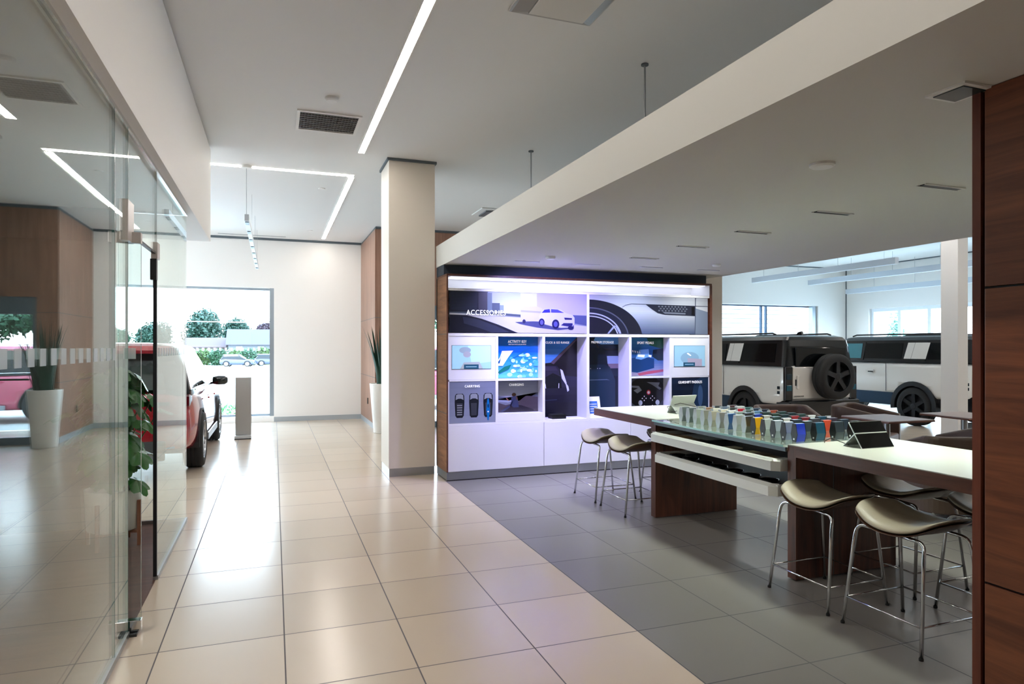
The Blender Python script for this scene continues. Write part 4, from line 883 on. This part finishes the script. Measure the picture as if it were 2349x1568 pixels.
def crossover(label, loc, paint, rim=RIMS, R=.36, rz=0, name='crossover_car', glass=CGL, detail=True):
    t = thing(name, label, 'car', loc); t.rotation_euler = (0, 0, rz)
    P = [(.80, 0), (.96, .05), (1.0, .28), (.985, .60), (.955, .84), (.90, .97), (.45, 1.02)]
    b_ = loft_body([(.0, .74, .42, .92), (.03, .80, .34, .99), (.15, .87, .30, 1.03), (.45, .93, .26, 1.06), (.9, .95, .24, 1.05), (2.4, .945, .22, 1.01), (3.0, .94, .24, .99), (3.5, .92, .25, .96), (4.0, .88, .26, .88), (4.25, .80, .30, .76), (4.36, .62, .38, .66)], P, paint, t)
    yr, yf = .87, 3.50
    cut_arches(b_, [(yr, R, R*1.13), (yf, R, R*1.13)])
    MB().box(-.78, .78, .35, 4.0, .26, .80).build('underbody', BLACK, t)
    # greenhouse loft
    rs = []
    for (y0, y1, w, z) in ((.12, 3.30, .865, .98), (.16, 3.15, .855, 1.05), (.42, 2.62, .76, 1.36), (.50, 2.42, .70, 1.50), (.60, 2.25, .64, 1.565)):
        r_ = .14; ring = []
        for (cx_, cy_, a0) in ((w-r_, y1-r_, 0), (-(w-r_), y1-r_, 90), (-(w-r_), y0+r_, 180), (w-r_, y0+r_, 270)):
            for k in range(5): a = radians(a0 + 90*k/4); ring.append((cx_+r_*cos(a), cy_+r_*sin(a), z))
        rs.append(ring)
    g_ = MB(); g_.rings(rs); g_.build('greenhouse', glass, t)
    rf = MB(); rs = []
    for (e, z) in ((.0, 1.49), (-.0, 1.53), (.06, 1.585), (.18, 1.615), (.4, 1.625)):
        w, y0, y1 = .70-e, .37+e*.8, 2.46-e; r_ = .15 if e < .2 else .1; ring = []
        for (cx_, cy_, a0) in ((w-r_, y1-r_, 0), (-(w-r_), y1-r_, 90), (-(w-r_), y0+r_, 180), (w-r_, y0+r_, 270)):
            for k in range(5): a = radians(a0 + 90*k/4); ring.append((cx_+r_*cos(a), cy_+r_*sin(a), z))
        rs.append(ring)
    rf.rings(rs); rf.build('roof', paint, t)
    for sd_ in (-1, 1):
        wheel(t, sd_*.845, yr, R, R, .24, 10, rim, side=sd_); wheel(t, sd_*.845, yf, R, R, .24, 10, rim, side=sd_)
        if detail:
            # pillars
            for (ya, yb, wd) in ((1.05, 1.00, .05), (1.95, 1.80, .05)):
                q = MB(); q.quad((sd_*.862, ya, 1.03), (sd_*.862, ya+wd, 1.03), (sd_*.712, yb+wd, 1.49), (sd_*.712, yb, 1.49)); q.build('pillar', PB, t)
            q = MB(); q.tube([(sd_*.90, .35, 1.045), (sd_*.885, 1.2, 1.035), (sd_*.88, 2.9, 1.01)], .009, 6); q.build('belt_trim', CHROME, t)
            MB().box(0, .02, .9+.6, 3.0, .27, .37).build('side_sill', SILV, t, bevel=.006).location = (sd_*.945 - .01, 0, 0)
            MB().box(-.012, .012, -.09, .09, -.012, .012).build('door_handle', paint, t, bevel=.005).location = (sd_*.95, 1.62, .86)
            MB().box(-.012, .012, -.09, .09, -.012, .012).build('door_handle', paint, t, bevel=.005).location = (sd_*.95, 2.55, .85)
            m_ = MB(); m_.smooth = True
            m_.lathe([(.001, -.11), (.07, -.10), (.085, -.02), (.08, .07), (.05, .11), (.001, .115)], (0, 0, 0), 'x', 16); ob = m_.build('wing_mirror', mat('mirror_green_black', '#14201f', .1, coat=.6), t); ob.location = (sd_*1.02, 2.62, 1.05); ob.scale = (1.0, .7, .85)
            MB().tube([(sd_*.86, 2.66, 1.0), (sd_*.96, 2.63, 1.02)], .018, 8).build('mirror_arm', BLACK, t)
            ls = MB(); ls.prism([(.0, .86), (.0, .98), (.10, 1.0), (.32, .96), (.30, .90), (.1, .86)], 'x', -.02, .02); o_ = ls.build('tail_lamp', mat('tail_lamp_red', '#5c0a18', .08, coat=.8), t, bevel=.008); o_.location = (sd_*.845, .035, 0)
        for yy in (yr, yf): arch(t, sd_*.925, yy, R, R*1.07, R*1.15, sd_, .012)
    if detail:
        MB().box(-.62, .62, -.015, .06, .32, .46).build('rear_bumper', mat('bumper_grey', '#4b4c50', .4), t, bevel=.02)
        MB().box(-.60, .60, .02, .10, .22, .32).build('skid_plate', SILV, t, bevel=.015)
        q = MB(); q.quad((-.60, .10, 1.06), (.60, .10, 1.06), (.52, .37, 1.40), (-.52, .37, 1.40)); q.build('rear_window', CGL, t)
        MB().box(-.66, .66, -.012, .02, .88, .92).build('lamp_bar', mat('lamp_bar', '#1a1c20', .15), t, bevel=.005)
        for sd_ in (-1, 1): MB().box(sd_*.66-.05, sd_*.66+.05, .03, .08, .36, .41).build('fog_lamp', mat('fog_blue', '#1c6ca8', .1), t, bevel=.01)
    return t
crossover('red crossover car parked by the far window, beyond the glass partition', (-1.82, 8.70, 0), PR)
oc = crossover('red and white car parked outside the vestibule door', (2.2, 17.2, 0), mat('paint_rose', '#b8405c', .2, coat=1.), rz=radians(-90), name='parked_car')
# distant parked cars across the lot
cc = crossover('dark blue car parked far outside against the hedge, left of two', (-6.6, 95, -1.0), mat('paint_navy', '#2a3550', .3, coat=.6), rz=radians(-100), name='parked_car', detail=False)
c2 = copy_tree(cc); c2.location = (-2.6, 97, -1.0); c2.rotation_euler = (0, 0, radians(-82)); c2['label'] = 'dark blue car parked far outside against the hedge, right of two'

# ================================================================ PLANTS, TOTEM
PWH = mat('planter_white', '#e4e1db', .35)
SN1 = mat('snake_leaf', '#1f4a3c', .35, noise_amt=.5, nscale=14)
def blade(mb, base, h, lean, az, w, twist=.3):
    n = 9; rs = []; fs_ = []; vs = []
    dx, dy = cos(az), sin(az); px_, py_ = -dy, dx
    for i in range(n+1):
        f = i/n; out = lean*f**1.6*h; z = base[2] + h*(f - .12*lean*f*f); ww = w*(.55+.45*sin(pi*min(1, f*1.3+.15)))*(1 - f**4)
        cx_, cy_ = base[0]+dx*out, base[1]+dy*out; a = twist*f; qx, qy = px_*cos(a)+dx*sin(a), py_*cos(a)+dy*sin(a)
        vs += [(cx_-qx*ww, cy_-qy*ww, z), (cx_+dx*ww*.25, cy_+dy*ww*.25, z), (cx_+qx*ww, cy_+qy*ww, z)]
    for i in range(n): a = i*3; fs_ += [(a, a+1, a+4, a+3), (a+1, a+2, a+5, a+4)]
    mb.add(vs, fs_)
t = thing('potted_snake_plant', 'snake plant in a tall white tapered planter by the walnut vestibule', 'potted plant', (1.885, 12.2, 0))
m_ = MB(); m_.smooth = True; m_.lathe([(.165, 0), (.17, .02), (.24, .89), (.24, .905), (.222, .905), (.21, .80), (.001, .80)], (0, 0, 0), 'z', 40); m_.build('planter', PWH, t)
MB().lathe([(.211, .80), (.001, .81)], (0, 0, 0), 'z', 24).build('soil', mat('soil', '#2c211a', .9), t)
random.seed(5); lv = MB(); lv.smooth = True
for k in range(34):
    a = random.uniform(0, 2*pi); r_ = random.uniform(0, .15); blade(lv, (r_*cos(a), r_*sin(a), .78), random.uniform(.75, 1.34), random.uniform(.02, .42)*(.45 if sin(a) > .2 else 1), a, random.uniform(.026, .038), random.uniform(-.8, .8))
lv.build('leaves', SN1, t)
t = thing('potted_leafy_plant', 'broad leaved green plant in a white pot on a wooden stand behind the glass door', 'potted plant', (-1.2, 6.0, 0))
m_ = MB(); m_.smooth = True; m_.lathe([(.16, .125), (.185, .14), (.20, .44), (.20, .452), (.185, .452), (.178, .38), (.001, .38)], (0, 0, 0), 'z', 36); m_.build('pot', PWH, t)
MB().lathe([(.179, .38), (.001, .385)], (0, 0, 0), 'z', 20).build('soil', MATS['soil'], t)
st_w = mat('stand_wood', '#7a4228', .45)
stn = MB()
for k in range(4):
    a = radians(-20 + 90*k); x, y = .205*cos(a), .205*sin(a); MB().box(-.014, .014, -.014, .014, 0, .36).build('stand_leg', st_w, t, bevel=.003).location = (x, y, 0)
MB().box(-.2, .2, -.012, .012, .10, .125).box(-.012, .012, -.2, .2, .10, .125).build('stand_cross', st_w, t).rotation_euler = (0, 0, radians(-20))
LFM = mat('broad_leaf', '#2c6a24', .32, noise_amt=.45, nscale=9)
random.seed(12); lv = MB(); stm = MB()
def lobed(mb, c, dirv, up, size):
    d_ = Vector(dirv).normalized(); s_ = d_.cross(Vector(up)).normalized(); u_ = s_.cross(d_); c = Vector(c)
    pts = []; N = 28
    for k in range(N+1):
        a = -pi*.9 + 1.8*pi*k/N; rr = size*(.72+.28*abs(cos(a*3.5)))*(.75+.35*cos(a)); pts.append(c + d_*(rr*cos(a)) + s_*(rr*sin(a)*.85) - u_*(rr*rr*.9/size*.35))
    b0 = len(pts); mb.add([c + u_*size*.06] + pts, [(0, i+1, i+2) for i in range(N)])
for k in range(90):
    a = random.uniform(0, 2*pi); z = random.uniform(.50, 1.40); R_ = random.uniform(.10, .31)*(1.15 - abs(z-.95)*.7)
    c = (R_*cos(a), R_*sin(a), z); lobed(lv, c, (cos(a), sin(a), random.uniform(-1.2, -.1)), (0, 0, 1), random.uniform(.09, .16))
    if k % 2 == 0: stm.tube([(random.uniform(-.04, .04), random.uniform(-.04, .04), .38), (c[0]*.4, c[1]*.4, z*.7), c], .005, 6)
lv.build('foliage', LFM, t); stm.build('stems', mat('stem_green', '#3d5a22', .5), t)
t = thing('info_totem', 'free standing light grey information totem by the far window', 'totem', (-.495, 12.25, 0))
MB().box(-.128, .128, -.02, .02, .06, 1.05).build('panel', mat('totem_grey', '#b3b3b0', .35, .3), t, bevel=.006)
MB().box(-.14, .13, -.16, .05, .012, .06).build('foot', mat('totem_foot', '#d6d8da', .3, .3), t, bevel=.006); MB().box(-.14, .13, -.165, .055, 0, .012).build('base_gap', BLACK, t)

# ================================================================ OUTSIDE
struct('ground', MB().box(-150, 150, 15.12, 25, -.12, -.02).add([(-150, 25, -.02), (150, 25, -.02), (150, 62, -1.0), (-150, 62, -1.0)], [(0, 1, 2, 3)]).box(-250, 250, 62, 300, -1.1, -1.0).box(-60, -9.32, -40, 15.12, -.12, -.02).box(16.02, 90, -40, 15.12, -.12, -.02), mat('concrete_lot', '#bdbdb8', .8, noise_amt=.12, nscale=.3))
LF = [mat('leaf_a', '#1f4a2a', .6, noise_amt=.5, nscale=3), mat('leaf_b', '#153c2c', .6, noise_amt=.5, nscale=3), mat('leaf_c', '#45602c', .6, noise_amt=.4, nscale=3), mat('leaf_p', '#40303c', .6, noise_amt=.4, nscale=3)]
BARK = mat('bark', '#4a3a2e', .9)
def leafball(mb, c, rx, ry, rz, n, sz, seed):
    random.seed(seed)
    for k in range(n):
        v = Vector((random.gauss(0, 1), random.gauss(0, 1), random.gauss(0, 1))).normalized(); f = random.uniform(.55, 1.0)
        lump = 1 + .18*noise.noise(v*2.3 + Vector((seed, 0, 0)))*2
        p = Vector((c[0]+v.x*rx*f*lump, c[1]+v.y*ry*f*lump, c[2]+v.z*rz*f*lump)); a = Vector((random.gauss(0, 1), random.gauss(0, 1), random.gauss(0, 1))).normalized(); b2 = a.orthogonal().normalized(); s_ = sz*random.uniform(.6, 1.3)
        mb.add([p+a*s_, p+b2*s_*.6, p-a*s_, p-b2*s_*.6], [(0, 1, 2, 3)])
def tree(label, x, y, h, w, m_, seed, trunk=.25, name='tree', cat='tree', group='trees outside', dens=5200):
    t = thing(name, label, cat, (x, y, -1.0 if y > 62 else -.4 if y > 25 else -.02), group); mb = MB(); hc = h*(1-trunk)
    for k in range(5):
        random.seed(seed*7+k); ox, oy, oz = random.uniform(-.25, .25)*w, random.uniform(-.2, .2)*w, random.uniform(-.2, .2)*hc
        leafball(mb, (ox, oy, h-hc/2+oz*.8), w*.33, w*.33, hc*.36, dens//5, h*.026+.05, seed*11+k)
    mb.build('crown', m_, t)
    MB().tube([(0, 0, 0), (.05*w, 0, h*.35), (0, 0, h*.7)], [h*.03, h*.022, h*.01], 8).build('trunk', BARK, t)
    return t
tree('large round green tree left of the grey roofed house', -11.5, 130, 9.7, 8.2, LF[1], 1, .1)
tree('smaller green tree between the large tree and the house', -6.9, 137, 8.3, 4.8, LF[1], 2, .12)
tree('purple leaved tree behind the house roof at the right of the window', -1.2, 132, 7.6, 4.8, LF[3], 3)
tree('green tree at the far left, partly behind the glass partition', -18.6, 128, 7.4, 6.4, LF[1], 4, .12)
tree('low green tree seen above the red car roof', -26, 128, 6.2, 8, LF[0], 5, .12)
tree('leafy tree outside, left of the low green tree', -35.5, 130, 7.6, 8.4, LF[0], 6, .12)
tree('green tree outside beyond the vestibule door', 18, 60, 7, 8, LF[0], 16)
tree('round green tree outside the vestibule, farther right', 30, 64, 6, 8, LF[1], 17)
def bush(label, x, y, h, w, m_, seed, n=900): 
    mb = MB(); leafball(mb, (0, 0, h*.42), w/2, w*.35, h*.58, n, .06+h*.05, seed); o_ = mb.build('bush', m_); o_.location = (x, y, -1.0); tag(o_, label, 'bush', 'bushes along the far side of the lot'); return o_
bl = [(-11.4, 2.3, 3.2, 0), (-9.4, 2.5, 3.2, 2), (-7.4, 2.4, 3.2, 0), (-5.4, 2.2, 3.2, 2), (-3.4, 2.4, 3.2, 0), (-1.4, 2.6, 3.2, 2), (.6, 2.9, 3.2, 0)]
for i, (x, h_, w_, mi) in enumerate(bl):
    bush('%s of the seven low bushes across the parking lot' % ('leftmost', 'second from left', 'third from left', 'middle', 'third from right', 'second from right', 'rightmost')[i], x, 101+(i % 2)*2.2, h_, w_*.8, LF[mi], 30+i)
bb = MB(); leafball(bb, (0, 0, .12), .42, .26, .17, 900, .022, 44); o_ = bb.build('bush', mat('bush_bright', '#4f9a4a', .6)); o_.location = (-.95, 16.0, 0); tag(o_, 'small bright green bush in the bed just outside the window', 'bush')
struct('ground_bed', MB().box(-3.4, -.42, 15.4, 16.6, -.1, .02), mat('mulch', '#7c6f5c', .9, noise_amt=.5, nscale=14))
def house(label, x, y, w, d_, he, hr, roofc, wallc):
    t = thing('house', label, 'house', (x, y, -1.0), 'houses across the lot')
    MB().box(-w/2, w/2, 0, d_, 0, he).build('wall', mat('house_'+wallc[1:], wallc, .7), t)
    MB().prism([(-.5, he-.1), (d_/2, hr), (d_+.5, he-.1), (d_+.5, he), (d_/2, hr+.15), (-.5, he)], 'x', -w/2-.4, w/2+.4).build('roof', mat('roof_'+roofc[1:], roofc, .8, noise_amt=.2, nscale=6), t)
    for k in range(4):
        xx = -w/2 + w*(k+.5)/4; f = MB().box(xx-.45, xx+.45, -.04, .0, he-1.0, he-.35).build('window', mat('house_window_frame', '#f0f2f4', .4), t)
        MB().box(xx-.38, xx+.38, -.06, -.04, he-.93, he-.42).build('pane', mat('house_pane', '#6a8494', .1), f)
house('long low house with a pale grey roof and white windows across the lot', -.4, 115, 13, 7, 3.0, 5.4, '#45414a', '#54585f')
house('lower house with a pinkish roof left of the grey roofed house', -10.6, 118, 5.6, 6, 2.6, 4.0, '#4a3c40', '#55524e')
# white clapboard building outside the showroom windows
sb = thing('clapboard_building', 'white clapboard building standing outside the showroom windows', 'building', (14, 18, -.02))
SID = mat('clapboard_white', '#dfe3e6', .6); LNE = mat('clapboard_line', '#4d5359', .7)
MB().box(-6, 9.5, 0, .4, 0, 5.2).build('wall', SID, sb)
ln = MB()
for k in range(34): ln.box(-6, 9.5, -.012, 0, .15*k+.13, .15*k+.15)
ln.build('lap_line', LNE, sb)
sb2 = thing('clapboard_building', 'white clapboard building beyond the right hand showroom windows', 'building', (22.5, 7.5, -.02))
MB().box(0, .4, 1.2, 6.2, 0, 5).box(0, .4, -7, -.4, 0, 5).build('wall', SID, sb2)
ln = MB()
for k in range(32):
    for (a, c) in ((1.2, 6.2), (-7, -.4)): ln.box(-.012, 0, a, c, .15*k+.13, .15*k+.15)
ln.build('lap_line', LNE, sb2)
def cypress(label, x, y, h, w, seed):
    t = thing('cypress_tree', label, 'tree', (x, y, -.02), 'slim trees outside the right windows'); mb = MB(); leafball(mb, (0, 0, h*.52), w/2, w/2, h*.5, 1300, .06, seed); mb.build('crown', mat('cypress_green', '#4f8570', .7, noise_amt=.4, nscale=5), t); MB().cyl((0, 0, 0), .06, h*.5, n=8).build('trunk', BARK, t)
cypress('slim cypress tree seen through the first right hand window', 19.6, 16.35, 2.75, .55, 51)
cypress('slimmer cypress tree seen through the second right hand window', 20.3, 15.0, 2.35, .5, 52)
# overhead wire
t = thing('overhead_wire', 'thin white overhead wire crossing in front of the trees', 'wire', (0, 70, 0)); MB().tube([(-60, 0, 4.35), (0, 0, 4.0), (60, 0, 4.3)], .04, 6).build('wire', mat('wire_white', '#e8f0f4', .5), t)
for x in (-60, 60): MB().cyl((x, 0, -.02), .12, 4.6, n=10).build('pole', BARK, t)
